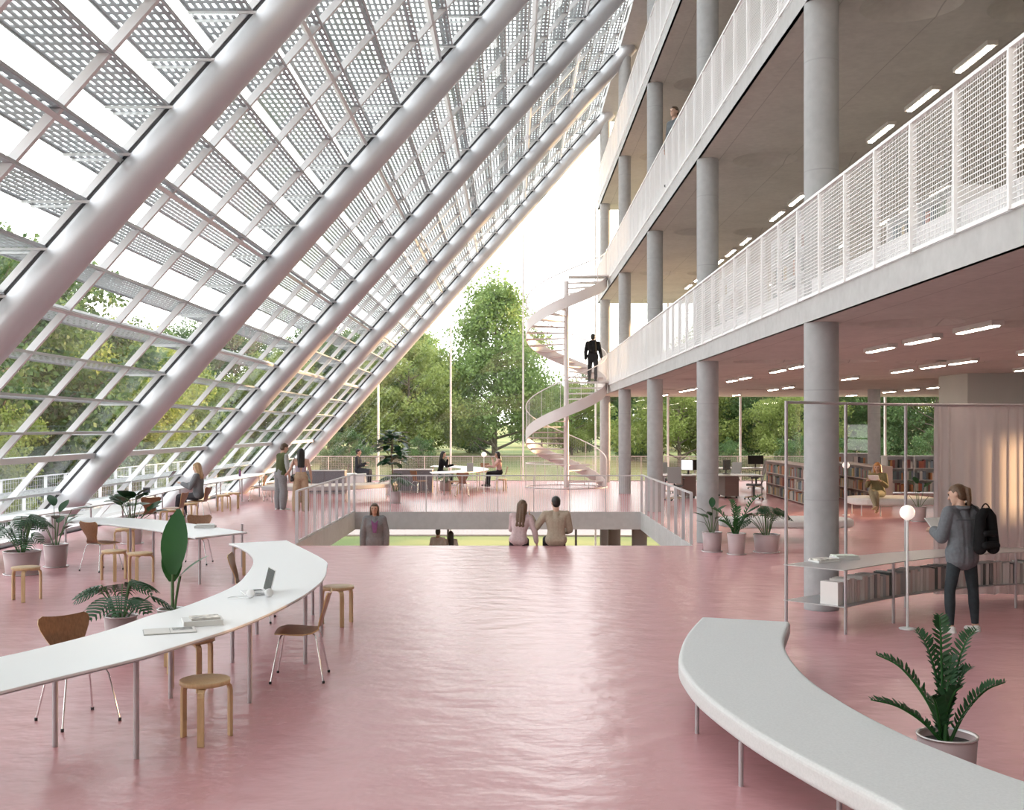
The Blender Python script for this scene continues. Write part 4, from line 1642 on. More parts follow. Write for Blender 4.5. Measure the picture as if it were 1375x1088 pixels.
def office_chair(label, x, y, rz):
    t = thing('office_chair', label, 'office chair', (x, y, 0), rz, 'office chairs at the work desks')
    q = MB()
    for k in range(5):
        a = 2 * PI * k / 5
        q.bar((0.03 * math.cos(a), 0.03 * math.sin(a), 0.095), (0.30 * math.cos(a), 0.30 * math.sin(a), 0.07), 0.045, 0.03)
    q.build('star_base', mat('chair_base_wood', (0.40, 0.27, 0.16), 0.4), t)
    for k in range(5):
        a = 2 * PI * k / 5
        q = MB()
        q.sphere((0.29 * math.cos(a), 0.29 * math.sin(a), 0.028), 0.028, 10, 6)
        q.build('castor', M_BLACK, t)
    q = MB()
    q.cyl((0, 0, 0.09), (0, 0, 0.43), 0.028, 12)
    q.build('gas_lift', M_BLACK, t)
    q = MB()
    q.box((-0.23, -0.24, 0.43), (0.23, 0.22, 0.485))
    q.build('seat', mat('office_seat', (0.10, 0.10, 0.10), 0.8), t, bevel=0.02)
    q = MB()
    q.bar((0, 0.2, 0.44), (0, 0.27, 0.62), 0.05, 0.02)
    q.build('back_arm', M_BLACK, t)
    q = MB()
    R_ = Matrix.Translation((0, 0.25, 0.54)) @ Matrix.Rotation(math.radians(-10), 4, 'X')
    q.box((-0.21, 0, 0), (0.21, 0.03, 0.52), 0, R_)
    q.build('backrest', mat('office_mesh', (0.30, 0.31, 0.30), 0.7), t, bevel=0.012)
    for s in (-1, 1):
        q = MB()
        q.tube([(s * 0.22, 0.05, 0.46), (s * 0.27, 0.05, 0.48), (s * 0.27, 0.05, 0.66)], 0.012, 8)
        q.box((s * 0.27 - 0.03, -0.1, 0.66), (s * 0.27 + 0.03, 0.14, 0.685))
        q.build('armrest', M_BLACK, t)
    return t
office_chair('grey mesh office chair at the long work desk, nearest the long low bookcase', 7.55, 34.85, face(-0.9, 0.2))
office_chair('grey mesh office chair behind the long work desk', 7.5, 38.3, face(-0.7, -0.6))
office_chair('grey mesh office chair at the second work desk', 8.9, 40.7, face(-0.8, 0.4))
office_chair('grey mesh office chair at the left end of the long work desk', 5.2, 38.0, face(0.2, -1))
office_chair('grey mesh office chair half hidden by the stair balustrade', 5.0, 34.3, face(0.2, 1))

# ================================================================== sheer curtain around the reading corner
def curtain():
    t = thing('sheer_curtain', 'sheer grey-mauve floor-length curtain hanging at the far right', 'curtain', (5.55, 14.62, 0))
    n = 420
    L = 4.2
    vs, fs = [], []
    rr = random.Random(4)
    ph = [rr.uniform(0, 6) for _ in range(4)]
    rows = [(2.52, 0.55), (2.4, 0.8), (1.6, 1.0), (0.8, 1.05), (0.06, 1.1)]
    for (z, amp) in rows:
        for k in range(n + 1):
            s = L * k / n
            w = 0.030 * math.sin(s * 47 + ph[0] + 2.2 * math.sin(s * 5.3) + 1.1 * math.sin(s * 11.7)) * (0.65 + 0.5 * math.sin(s * 8.1 + ph[3])) + 0.026 * math.sin(s * 21 + ph[1] + 1.3 * math.sin(s * 3.1)) + 0.02 * math.sin(s * 7.3 + ph[2])
            vs.append((s + 0.008 * amp * math.cos(s * 33 + ph[0]), 0.03 + w * amp, z))
    for j in range(len(rows) - 1):
        for k in range(n):
            a = j * (n + 1) + k
            fs.append((a, a + 1, a + n + 2, a + n + 1))
    q = MB()
    q.add(vs, fs, 0, True)
    m = bpy.data.materials.new('sheer_cloth')
    m.use_nodes = True
    nt = m.node_tree
    nt.nodes.clear()
    o = nt.nodes.new('ShaderNodeOutputMaterial')
    df = nt.nodes.new('ShaderNodeBsdfDiffuse')
    df.inputs[0].default_value = (0.47, 0.42, 0.43, 1)
    tl = nt.nodes.new('ShaderNodeBsdfTranslucent')
    tl.inputs[0].default_value = (0.52, 0.46, 0.45, 1)
    tp = nt.nodes.new('ShaderNodeBsdfTransparent')
    tp.inputs[0].default_value = (0.9, 0.87, 0.87, 1)
    a = nt.nodes.new('ShaderNodeMixShader')
    a.inputs[0].default_value = 0.5
    b_ = nt.nodes.new('ShaderNodeMixShader')
    b_.inputs[0].default_value = 0.16
    nt.links.new(df.outputs[0], a.inputs[1])
    nt.links.new(tl.outputs[0], a.inputs[2])
    nt.links.new(a.outputs[0], b_.inputs[1])
    nt.links.new(tp.outputs[0], b_.inputs[2])
    nt.links.new(b_.outputs[0], o.inputs[0])
    q.build('cloth', m, t)
    q = MB()
    q.tube([(-0.02, 0.03, 2.535), (L, 0.03, 2.535)], 0.014, 10)
    q.build('track', M_LEG, t)
    return t
curtain()

# ================================================================== potted plants
def pot_body(t, r, h, rt=None, m=None, rim=True, saucer=True):
    rt = rt or r * 1.12
    q = MB()
    q.lathe([(0, 0.012), (r * 0.98, 0.012), (r, 0.03), (rt, h - 0.012), (rt - 0.012, h - 0.012), (rt - 0.02, h - 0.06), (0, h - 0.06)], seg=36)
    q.build('pot', m or M_POT, t)
    if rim:
        q = MB()
        q.lathe([(rt - 0.014, h - 0.012), (rt + 0.004, h - 0.012), (rt + 0.006, h), (rt - 0.010, h), (rt - 0.014, h - 0.012)], seg=36)
        q.build('pot_rim', M_POTRIM, t)
    if saucer:
        q = MB()
        q.lathe([(0, 0), (r + 0.03, 0), (r + 0.04, 0.02), (r + 0.02, 0.02), (r + 0.01, 0.0119), (0, 0.0119)], seg=36)
        q.build('saucer', M_POTRIM, t)
    q = MB()
    q.lathe([(0, h - 0.045), (rt - 0.021, h - 0.05)], seg=24)
    q.build('soil', M_SOIL, t)
    return h - 0.05

def blade(q, base, d, up, L, W, curl=0.25, n=6, fold=0.12, shape=None, mi=0):
    """one leaf: midrib from base along d, width W, bending down by curl"""
    d = d.normalized()
    s = d.cross(up)
    if s.length < 1e-3:
        s = Vector((1, 0, 0))
    s.normalize()
    u = s.cross(d).normalized()
    vs, fs = [], []
    for i in range(n + 1):
        t = i / n
        w = (shape(t) if shape else math.sin(PI * min(1, t * 0.92 + 0.06)) ** 0.75) * W / 2
        c = base + d * (L * t) + u * (-curl * L * t * t)
        vs += [c - s * w + u * (fold * w), c, c + s * w + u * (fold * w)]
    for i in range(n):
        a = i * 3
        fs += [(a, a + 1, a + 4, a + 3), (a + 1, a + 2, a + 5, a + 4)]
    q.add(vs, fs, mi, True)

def monstera_leaf(q, base, d, up, L, rr):
    """split leaf: a heart outline cut into fingers along the midrib"""
    d = d.normalized()
    s = d.cross(up).normalized()
    u = s.cross(d).normalized()
    n = 8
    cut = lambda t: base + d * (L * t) + u * (-0.28 * L * t * t)
    for sd in (-1, 1):
        for i in range(n):
            t0, t1 = i / n, (i + 0.62) / n
            wid = L * 0.56 * math.sin(PI * min(1.0, 0.16 + 0.84 * (i + 0.5) / n)) ** 0.8
            a, b_ = cut(t0), cut(t1 + 0.10 / n)
            out = (s * sd + d * 0.55 - u * 0.35).normalized() * wid
            mid = (s * sd + d * 0.2).normalized() * wid * 0.55
            q.add([a, b_, b_ + mid, b_ + out * 0.98, a + out * 0.92, a + mid], [(0, 1, 2, 5), (5, 2, 3, 4)], 0, True)

def plant_root(label, x, y, cat='potted plant', name='potted_plant', group=None):
    return thing(name, label, cat, (x, y, 0), 0, group)

def monstera(label, x, y, r, h, nleaf, spread, height, leaf, seed, rt=None, m=None, base_z=None):
    rr = random.Random(seed)
    t = plant_root(label, x, y, name='potted_monstera')
    zs = pot_body(t, r, h, rt, m)
    for k in range(nleaf):
        a = 2 * PI * k * 0.382 * 1.0 + rr.uniform(-0.3, 0.3) + seed
        out = spread * (0.35 + 0.65 * ((k * 0.37) % 1))
        zt = zs + (height - zs) * (1.0 - 0.55 * (out / spread) ** 1.5 * rr.uniform(0.7, 1.1))
        tip = Vector((out * 0.62 * math.cos(a), out * 0.62 * math.sin(a), zt))
        b0 = Vector((0.03 * math.cos(a), 0.03 * math.sin(a), zs - 0.02))
        md = b0.lerp(tip, 0.5) + Vector((0, 0, 0.12 * (zt - zs)))
        q = MB()
        q.tube(spline([b0, md, tip], 4), 0.0065, 6)
        st = q.build('stem', M_STEM, t)
        q = MB()
        d = Vector((math.cos(a), math.sin(a), -0.25 + rr.uniform(-0.15, 0.1)))
        monstera_leaf(q, tip, d, Vector((0, 0, 1)), leaf * rr.uniform(0.8, 1.15), rr)
        q.build('leaf', M_LEAF, t)
    return t

def zz_plant(label, x, y, r, h, fronds, seed, rt=None, pairs=13, leaf=0.085, m=None, slim=0.30):
    """arching fronds of paired pointed leaflets; fronds = [(azimuth, reach, top height)]"""
    rr = random.Random(seed)
    t = plant_root(label, x, y, name='potted_plant')
    zs = pot_body(t, r, h, rt, m, saucer=True)
    for (az, reach, top) in fronds:
        d = Vector((math.cos(az), math.sin(az), 0))
        b0 = Vector((rr.uniform(-0.04, 0.04), rr.uniform(-0.04, 0.04), zs - 0.02))
        pts = spline([b0, b0 + d * reach * 0.28 + Vector((0, 0, (top - zs) * 0.50)), b0 + d * reach * 0.64 + Vector((0, 0, (top - zs) * 0.86)), b0 + d * reach + Vector((0, 0, (top - zs)))], 8)
        q = MB()
        q.tube(pts, [0.011 * (1 - 0.8 * i / (len(pts) - 1)) + 0.002 for i in range(len(pts))], 6)
        q.build('stem', M_LEAF2, t)
        q = MB()
        n = len(pts) - 1
        for k in range(pairs):
            u = 0.16 + 0.82 * k / (pairs - 1)
            i = min(n - 1, int(u * n))
            p = pts[i].lerp(pts[i + 1], u * n - i)
            tan = (pts[i + 1] - pts[i]).normalized()
            side = Vector((-d.y, d.x, 0))
            side.normalize()
            up = side.cross(tan).normalized()
            if up.z < 0:
                up = -up
            L = leaf * (0.75 + 0.5 * math.sin(PI * u)) * (0.7 if k > pairs - 3 else 1)
            for sd in (-1, 1):
                blade(q, p, side * sd * 0.8 + tan * rr.uniform(0.5, 0.75) + up * rr.uniform(0.35, 0.75), (up - side * sd * 0.6).normalized(), L, L * slim, 0.15, 4)
        q.build('leaflets', M_LEAF2 if seed % 2 else M_LEAF, t)
    return t

def broad_plant(label, x, y, r, h, specs, rt=None, m=None, lm=None, name='potted_plant', shape=None, stem_r=0.006):
    """specs = [(azimuth, reach, top, leaf length, leaf width, tilt)] one stem and one leaf each"""
    t = plant_root(label, x, y, name=name)
    zs = pot_body(t, r, h, rt, m)
    for (az, reach, top, L, W, tilt) in specs:
        d = Vector((math.cos(az), math.sin(az), 0))
        b0 = d * 0.02 + Vector((0, 0, zs - 0.02))
        tip = d * reach + Vector((0, 0, top))
        q = MB()
        q.tube(spline([b0, b0.lerp(tip, 0.5) + Vector((0, 0, 0.08 * (top - zs))), tip], 4), stem_r, 6)
        q.build('stem', M_STEM, t)
        q = MB()
        dd = (d + Vector((0, 0, tilt))).normalized()
        up = Vector((0, 0, 1)) if abs(dd.z) < 0.9 else -d
        blade(q, tip, dd, up, L, W, 0.18, 8, 0.15, shape)
        q.build('leaf', lm or M_LEAF, t)
    return t

# big foreground plant at the right
zz_plant('fern-like potted plant with long arching fronds behind the near right bench', 2.68, 6.88, 0.155, 0.36,
         [(PI, 0.46, 0.60), (2.7, 0.42, 0.83), (2.05, 0.26, 0.98), (1.55, 0.06, 1.10), (0.55, 0.33, 0.99), (0.0, 0.35, 0.70), (-1.0, 0.16, 0.70), (1.0, 0.20, 0.84), (-2.3, 0.16, 0.64), (0.35, 0.22, 0.78)], 4, 0.178, pairs=21, leaf=0.064, slim=0.27)
# group at the right by the column
broad_plant('rubber plant in the leftmost of three pink-grey pots by the column', 3.62, 20.2, 0.155, 0.36,
            [(2.6, 0.16, 0.62, 0.22, 0.11, 0.6), (0.4, 0.1, 0.72, 0.24, 0.12, 0.8), (1.4, 0.06, 0.80, 0.24, 0.12, 1.4), (-1.2, 0.12, 0.60, 0.22, 0.11, 0.5), (3.4, 0.14, 0.52, 0.2, 0.1, 0.4), (0.0, 0.1, 0.55, 0.2, 0.1, 0.9), (3.0, 0.1, 0.7, 0.22, 0.11, 0.8), (2.0, 0.14, 0.6, 0.22, 0.11, 0.5), (-2.0, 0.1, 0.66, 0.2, 0.1, 0.7)], 0.175)
zz_plant('frond plant in the middle, nearest of three pink-grey pots by the column', 3.97, 19.75, 0.135, 0.38,
         [(0.25, 0.50, 1.08), (2.7, 0.42, 0.83), (1.9, 0.22, 0.98), (3.0, 0.30, 0.62), (1.2, 0.16, 0.86), (0.0, 0.22, 0.70), (-1.2, 0.15, 0.66)], 5, 0.165, pairs=16, leaf=0.078, slim=0.26)
monstera('split-leaf plant in the rightmost, widest of three pink-grey pots by the column', 4.58, 20.1, 0.205, 0.33, 15, 0.50, 0.92, 0.30, 3, 0.235)
# two in the library
broad_plant('broad-leaved plant beside the library bench, left of two pots at the curtain', 9.72, 26.7, 0.16, 0.36,
            [(3.0, 0.22, 0.62, 0.26, 0.15, 0.5), (2.4, 0.1, 0.86, 0.26, 0.16, 0.9), (0.4, 0.18, 0.82, 0.26, 0.15, 0.7), (-0.4, 0.22, 0.60, 0.24, 0.14, 0.3), (1.6, 0.1, 0.9, 0.24, 0.15, 1.2), (4.4, 0.15, 0.7, 0.24, 0.14, 0.4)], 0.18)
monstera('bushy plant in a pot half hidden by the curtain edge', 10.25, 26.0, 0.18, 0.36, 12, 0.42, 0.85, 0.26, 8, 0.205)
# left side
monstera('split-leaf plant in a wide pot at the left edge behind the lone stool', -7.50, 17.1, 0.235, 0.36, 18, 0.62, 0.98, 0.32, 5, 0.275)
broad_plant('rubber plant with big leaves in the pot behind the wide pot, left edge', -7.35, 18.0, 0.16, 0.37,
            [(0.2, 0.24, 0.92, 0.34, 0.17, 0.25), (2.2, 0.12, 0.98, 0.30, 0.16, 0.9), (0.6, 0.12, 0.66, 0.28, 0.14, 0.9), (3.4, 0.2, 0.8, 0.28, 0.15, 0.4), (-1.2, 0.14, 0.78, 0.26, 0.14, 0.5), (1.3, 0.1, 0.88, 0.28, 0.15, 1.2), (2.8, 0.2, 0.6, 0.24, 0.13, 0.4), (0.9, 0.2, 0.78, 0.28, 0.15, 0.3), (-0.5, 0.2, 0.62, 0.26, 0.14, 0.5), (1.7, 0.14, 0.70, 0.26, 0.14, 0.6), (4.0, 0.16, 0.66, 0.26, 0.14, 0.6)], 0.19)
rnd = random.Random(5)
specs = []
for k in range(17):
    a = k * 2.4
    rch = 0.10 + 0.30 * ((k * 0.618) % 1)
    specs.append((a, rch, 0.55 + 0.40 * (1 - rch / 0.42) + 0.12 * rnd.random(), 0.30, 0.29, 0.1 + 0.9 * rnd.random()))
broad_plant('plant with big round dark leaves behind the middle table', -7.35, 21.6, 0.18, 0.36, specs, 0.205, shape=lambda t: math.sqrt(max(0.0, 1 - (2 * t - 1) ** 2)))
monstera('split-leaf plant in a pink-grey pot behind the near curved table', -3.94, 11.25, 0.135, 0.36, 14, 0.46, 0.76, 0.30, 6, 0.162)
# banana plant: one huge upright leaf and a small one
t = broad_plant('tall banana-like plant with one huge upright leaf behind the near curved table', -3.62, 11.9, 0.135, 0.32,
            [(1.55, 0.02, 0.68, 0.70, 0.29, 9.0), (1.9, 0.05, 0.60, 0.44, 0.22, 5.0), (0.35, 0.08, 0.66, 0.36, 0.13, 1.0)], 0.155, m=mat('stone_pot', (0.27, 0.25, 0.22), 0.7, noise=(12, 0.15)), lm=M_LEAF2, name='banana_plant', stem_r=0.014)
# indoor tree at the far left with a bushy pot in front
def fiddle(label, x, y):
    t = plant_root(label, x, y, 'indoor tree', 'indoor_tree')
    zs = pot_body(t, 0.18, 0.36, 0.2)
    q = MB()
    q.tube(spline([(0, 0, zs - 0.02), (0.02, 0, 0.8), (-0.03, 0.02, 1.35), (0.02, 0, 1.9)], 6), [0.022] * 10 + [0.014] * 9, 8)
    for (a, z, r_) in ((0.3, 1.3, 0.35), (2.9, 1.4, 0.38), (1.5, 1.6, 0.25), (-1.3, 1.5, 0.3), (4.2, 1.75, 0.25)):
        q.tube([(0, 0, z - 0.15), (r_ * 0.5 * math.cos(a), r_ * 0.5 * math.sin(a), z + 0.02), (r_ * math.cos(a), r_ * math.sin(a), z + 0.2)], 0.011, 6)
    q.build('trunk', M_BARKIN, t)
    rr = random.Random(11)
    for k in range(96):
        a = rr.uniform(0, 2 * PI)
        z = rr.uniform(1.05, 2.1)
        ro = 0.16 + 0.42 * math.sin(PI * (z - 0.85) / 1.4) * rr.uniform(0.35, 1)
        q = MB()
        d = Vector((math.cos(a), math.sin(a), rr.uniform(-0.5, 0.6)))
        blade(q, Vector((ro * 0.75 * math.cos(a), ro * 0.75 * math.sin(a), z)), d, Vector((0, 0, 1)), rr.uniform(0.30, 0.42), 0.24, 0.25, 5)
        q.build('leaf', M_LEAF, t)
    return t
fiddle('small indoor tree with big leaves on a bare trunk at the far left', -4.0, 37.2)
monstera('bushy plant in a pink-grey pot beyond the stair opening, below the indoor tree', -3.46, 33.1, 0.15, 0.36, 16, 0.55, 0.95, 0.30, 13, 0.165)
monstera('low plant in a pink-grey pot left of the ring table', -3.05, 40.0, 0.16, 0.36, 10, 0.45, 0.75, 0.26, 15, 0.18)
monstera('low plant in a pink-grey pot under the near edge of the ring table', -2.35, 39.6, 0.19, 0.36, 10, 0.42, 0.66, 0.26, 17, 0.21)
monstera('small plant on the floor behind the standing couple', -6.95, 36.6, 0.15, 0.36, 10, 0.38, 0.85, 0.26, 19, 0.17)
# ================================================================== people
def capsule(bm_parts, a, b, ra, rb, n=12):
    bm_parts.append((Vector(a), Vector(b), ra, rb))

def remesh(parts, ells, voxel, name, smooth_it=3):
    """union of tapered capsules and ellipsoids grown into one continuous surface"""
    q = MB()
    for (a, b, ra, rb) in parts:
        d = b - a
        L = d.length
        if L < 1e-5:
            q.sphere(a, ra, 14, 9)
            continue
        d.normalize()
        pts, rs = [], []
        for k in range(4):
            t = PI / 2 * (1 - k / 4)
            pts.append(a - d * ra * math.sin(t))
            rs.append(max(1e-4, ra * math.cos(t)))
        pts.append(a); rs.append(ra)
        pts.append(b); rs.append(rb)
        for k in range(1, 5):
            t = PI / 2 * k / 4
            pts.append(b + d * rb * math.sin(t))
            rs.append(max(1e-4, rb * math.cos(t)))
        q.tube(pts, rs, 14)
    for (c, rad, R) in ells:
        q.sphere(c, 1.0, 18, 12, sc=rad, R=R)
    o = q.build(name, M_WHITE, weld=True)
    md = o.modifiers.new('r', 'REMESH')
    md.mode = 'VOXEL'
    md.voxel_size = voxel
    md.adaptivity = 0.0
    ms = o.modifiers.new('s', 'SMOOTH')
    ms.factor, ms.iterations = 0.5, smooth_it
    dg = bpy.context.evaluated_depsgraph_get()
    me = bpy.data.meshes.new_from_object(o.evaluated_get(dg))
    old = o.data
    o.modifiers.clear()
    o.data = me
    bpy.data.meshes.remove(old)
    me.polygons.foreach_set('use_smooth', [True] * len(me.polygons))
    return o

def setmat(o, m):
    o.data.materials.clear()
    o.data.materials.append(m)
    o.data.polygons.foreach_set('material_index', [0] * len(o.data.polygons))

def person(label, loc, fx, fy, H=1.72, pz=None, lean=0.0, side=0.0, thigh=None, shin=None, ua=None, fa=None, hand=None, head=(0.0, 0.0), fem=True,
           top=None, sleeves=1.0, top_len=0.0, top_inf=0.012, trousers=None, tr_inf=0.010, tr_flare=0.0, tr_end=0.93, shoe=None, hair=None, hair_len=0.0, hair_mode='short',
           skin=0, voxel=0.014, curl=0.5, vest=None, strapless=False, shoes=True, pony=False, foot_dirs=None):
    """local frame: facing +Y, X to the person's right side; vectors per side (left, right)"""
    root = thing('person', label, 'person', loc, math.atan2(fy, fx) - PI / 2)
    pz = 0.525 * H if pz is None else pz
    thigh = thigh or [V(-0.06, 0.03, -1), V(0.06, 0.0, -1)]
    shin = shin or [V(-0.01, -0.04, -1), V(0.01, -0.06, -1)]
    ua = ua or [V(-0.22, -0.05, -1), V(0.22, -0.05, -1)]
    fa = fa or [V(-0.04, 0.18, -1), V(0.04, 0.18, -1)]
    up = V(math.sin(side), math.sin(lean) * math.cos(side), math.cos(lean) * math.cos(side)).normalized()
    pel = V(0, 0, pz)
    fwd = V(0, math.cos(lean), -math.sin(lean))
    rt = up.cross(fwd) * -1 if False else fwd.cross(up)
    k = H / 1.72
    sw = (0.172 if fem else 0.195) * k
    hw = (0.090 if fem else 0.085) * k
    chest = pel + up * 0.33 * k
    shl = pel + up * 0.475 * k
    neck = pel + up * 0.515 * k
    P, hs = [], []
    bulk = 1.0 if fem else 1.08
    # torso
    T = []
    T.append((pel - rt * 0.075 * k + V(0, 0, 0.0), pel + rt * 0.075 * k, 0.098 * k * bulk, 0.098 * k * bulk))
    T.append((pel, pel + up * 0.17 * k, 0.098 * k * bulk, 0.088 * k * bulk))
    T.append((pel + up * 0.17 * k, chest + fwd * 0.005, 0.088 * k * bulk, 0.102 * k * bulk))
    T.append((chest + fwd * 0.005, shl - up * 0.035, 0.102 * k * bulk, 0.062 * k * bulk))
    for s in (-1, 1):
        T.append((pel + rt * s * 0.06 * k, pel + up * 0.17 * k + rt * s * 0.045 * k, 0.095 * k * bulk, 0.082 * k * bulk))
        T.append((pel + up * 0.17 * k + rt * s * 0.045 * k, chest + rt * s * 0.065 * k + fwd * 0.01, 0.082 * k * bulk, 0.096 * k * bulk))
        T.append((chest + rt * s * 0.065 * k + fwd * 0.01, shl + rt * s * (sw - 0.035) - up * 0.03, 0.092 * k * bulk, 0.052 * k * bulk))
        T.append((shl + rt * s * (sw - 0.02) - up * 0.02, neck + rt * s * 0.02 - up * 0.025, 0.044 * k, 0.040 * k))
        if fem:
            T.append((chest + rt * s * 0.07 * k + fwd * 0.065 * k, chest + rt * s * 0.072 * k + fwd * 0.07 * k, 0.052 * k, 0.05 * k))
    hy, hp = head
    hup = (up * math.cos(hp) + fwd * math.sin(hp)).normalized()
    hup = (hup + V(0, 0, 1)).normalized() if abs(lean) > 0.05 else hup
    hf = (fwd * math.cos(hp) - V(0, 0, 1) * math.sin(hp))
    hf = Quaternion(hup, hy) @ hf
    hf = (hf - hup * hf.dot(hup)).normalized()
    hr = hf.cross(hup)
    hc = neck + up * 0.055 * k + hup * 0.10 * k + hf * 0.018
    NECK = [(neck - up * 0.03, hc - hup * 0.05 * k - hf * 0.015, 0.056 * k * (0.92 if fem else 1.08), 0.052 * k * (0.92 if fem else 1.05))]
    HR = Matrix((hr, hf, hup)).transposed()
    E = [(hc + hup * 0.012 * k, (0.074 * k, 0.094 * k, 0.098 * k), HR), (hc - hup * 0.05 * k + hf * 0.028 * k, (0.056 * k, 0.062 * k, 0.068 * k), HR)]
    NOSE = [(hc + hf * 0.088 * k + hup * 0.012 * k, hc + hf * 0.108 * k - hup * 0.024 * k, 0.009 * k, 0.014 * k),
            (hc + hf * 0.080 * k - hup * 0.062 * k - hr * 0.016 * k, hc + hf * 0.080 * k - hup * 0.062 * k + hr * 0.016 * k, 0.011 * k, 0.011 * k),
            (hc + hf * 0.072 * k - hup * 0.098 * k, hc + hf * 0.074 * k - hup * 0.10 * k, 0.020 * k, 0.018 * k),
            (hc + hf * 0.082 * k + hup * 0.036 * k - hr * 0.045 * k, hc + hf * 0.082 * k + hup * 0.036 * k + hr * 0.045 * k, 0.011 * k, 0.011 * k)]
    for s in (-1, 1):
        E.append((hc + hr * s * 0.076 * k - hf * 0.012 * k - hup * 0.01 * k, (0.012 * k, 0.022 * k, 0.034 * k), HR))
    # limbs
    LEGS, ARMS, FEET, HANDS = [], [], [], []
    joints = {}
    for i, s in enumerate((-1, 1)):
        hip = pel + rt * s * hw - up * 0.02 * k
        kn = hip + thigh[i].normalized() * 0.425 * k
        an = kn + shin[i].normalized() * 0.415 * k
        sh = shl + rt * s * sw - up * 0.02 * k
        el = sh + (rt * ua[i].x + fwd * ua[i].y + up * ua[i].z if False else V(*ua[i])).normalized() * 0.295 * k
        wr = el + V(*fa[i]).normalized() * 0.245 * k
        joints[s] = (hip, kn, an, sh, el, wr)
        LEGS.append((hip, kn, 0.082 * k * bulk, 0.056 * k * bulk))
        LEGS.append((kn, kn.lerp(an, 0.35), 0.055 * k, 0.056 * k * bulk))
        LEGS.append((kn.lerp(an, 0.35), an, 0.056 * k * bulk, 0.036 * k))
        ARMS.append((sh, el, 0.047 * k * bulk, 0.038 * k * bulk))
        ARMS.append((el, el.lerp(wr, 0.3), 0.038 * k * bulk, 0.038 * k * bulk))
        ARMS.append((el.lerp(wr, 0.3), wr, 0.038 * k * bulk, 0.026 * k))
        # hand: palm, four fingers in two joints, thumb
        d = V(*(hand[i] if hand else fa[i])).normalized()
        ref = V(0, 1, 0) if abs(d.z) > 0.6 else V(0, 0, 1)
        pn = (rt * -s) - d * (rt * -s).dot(d)        # palm normal, toward the body
        if pn.length < 0.2 or abs(d.z) < 0.6:
            pn = V(0, 0, -1) - d * (-d.z)
        pn.normalize()
        wd = d.cross(pn).normalized()
        if wd.y < 0:
            wd = -wd
        pc = wr + d * 0.045 * k
        for u in (-0.024, -0.008, 0.008, 0.024):
            HANDS.append((wr + wd * u * 0.7 * k + d * 0.008, wr + d * 0.082 * k + wd * u * 1.05 * k, 0.0145 * k, 0.0125 * k))
        for j, (u, L) in enumerate(((0.030, 0.068), (0.010, 0.076), (-0.010, 0.070), (-0.029, 0.055))):
            f0 = wr + d * 0.085 * k + wd * u * k
            c1, c2 = curl * 0.6, curl * 1.5
            f1 = f0 + (d * math.cos(c1) + pn * math.sin(c1)) * L * 0.5 * k + wd * u * 0.12
            f2 = f1 + (d * math.cos(c2) + pn * math.sin(c2)) * L * 0.5 * k
            HANDS.append((f0, f1, 0.0095 * k, 0.0088 * k))
            HANDS.append((f1, f2, 0.0088 * k, 0.0075 * k))
        t0 = wr + d * 0.025 * k + wd * 0.028 * k
        t1 = t0 + (d * 0.65 + wd * 0.65 + pn * 0.35).normalized() * 0.04 * k
        HANDS.append((t0, t1, 0.013 * k, 0.011 * k))
        HANDS.append((t1, t1 + (d * 0.9 + pn * 0.5).normalized() * 0.032 * k, 0.011 * k, 0.0085 * k))
        # foot
        fd = V(0, 1, 0)
        if foot_dirs:
            fd = V(*foot_dirs[i]).normalized()
        elif abs(shin[i].normalized().z) < 0.6:
            fd = V(0, 0.8, -0.6)
        fd = (fd + V(s * 0.12, 0, 0)).normalized()
        joints[(s, 'f')] = fd
        FEET.append((an - V(0, 0, 0.035) - fd * 0.025 * k, an - V(0, 0, 0.045) + fd * 0.10 * k, 0.036 * k, 0.028 * k))
        FEET.append((an - V(0, 0, 0.045) + fd * 0.10 * k, an - V(0, 0, 0.048) + fd * 0.155 * k, 0.03 * k, 0.022 * k))
    body = remesh(T + NECK + NOSE + LEGS + ARMS + FEET + HANDS, E, voxel, 'body', 2)
    setmat(body, M_SKIN[skin])
    body.parent = root
    # eyes
    q = MB()
    for s in (-1, 1):
        q.sphere(hc + hf * 0.083 * k + hr * s * 0.031 * k + hup * 0.018 * k, 0.0125 * k, 10, 8)
    e = q.build('eyes', mat('eye_dark', (0.05, 0.035, 0.03), 0.2), root)
    q = MB()
    q.tube([hc + hf * 0.089 * k - hup * 0.060 * k - hr * 0.022 * k, hc + hf * 0.0945 * k - hup * 0.060 * k, hc + hf * 0.089 * k - hup * 0.060 * k + hr * 0.022 * k], [0.002, 0.005, 0.002], 6)
    q.build('mouth', mat('lip', (0.38, 0.15, 0.13), 0.5), root)
    # top garment
    def infl(lst, d):
        return [(a, b, ra + d, rb + d) for (a, b, ra, rb) in lst]
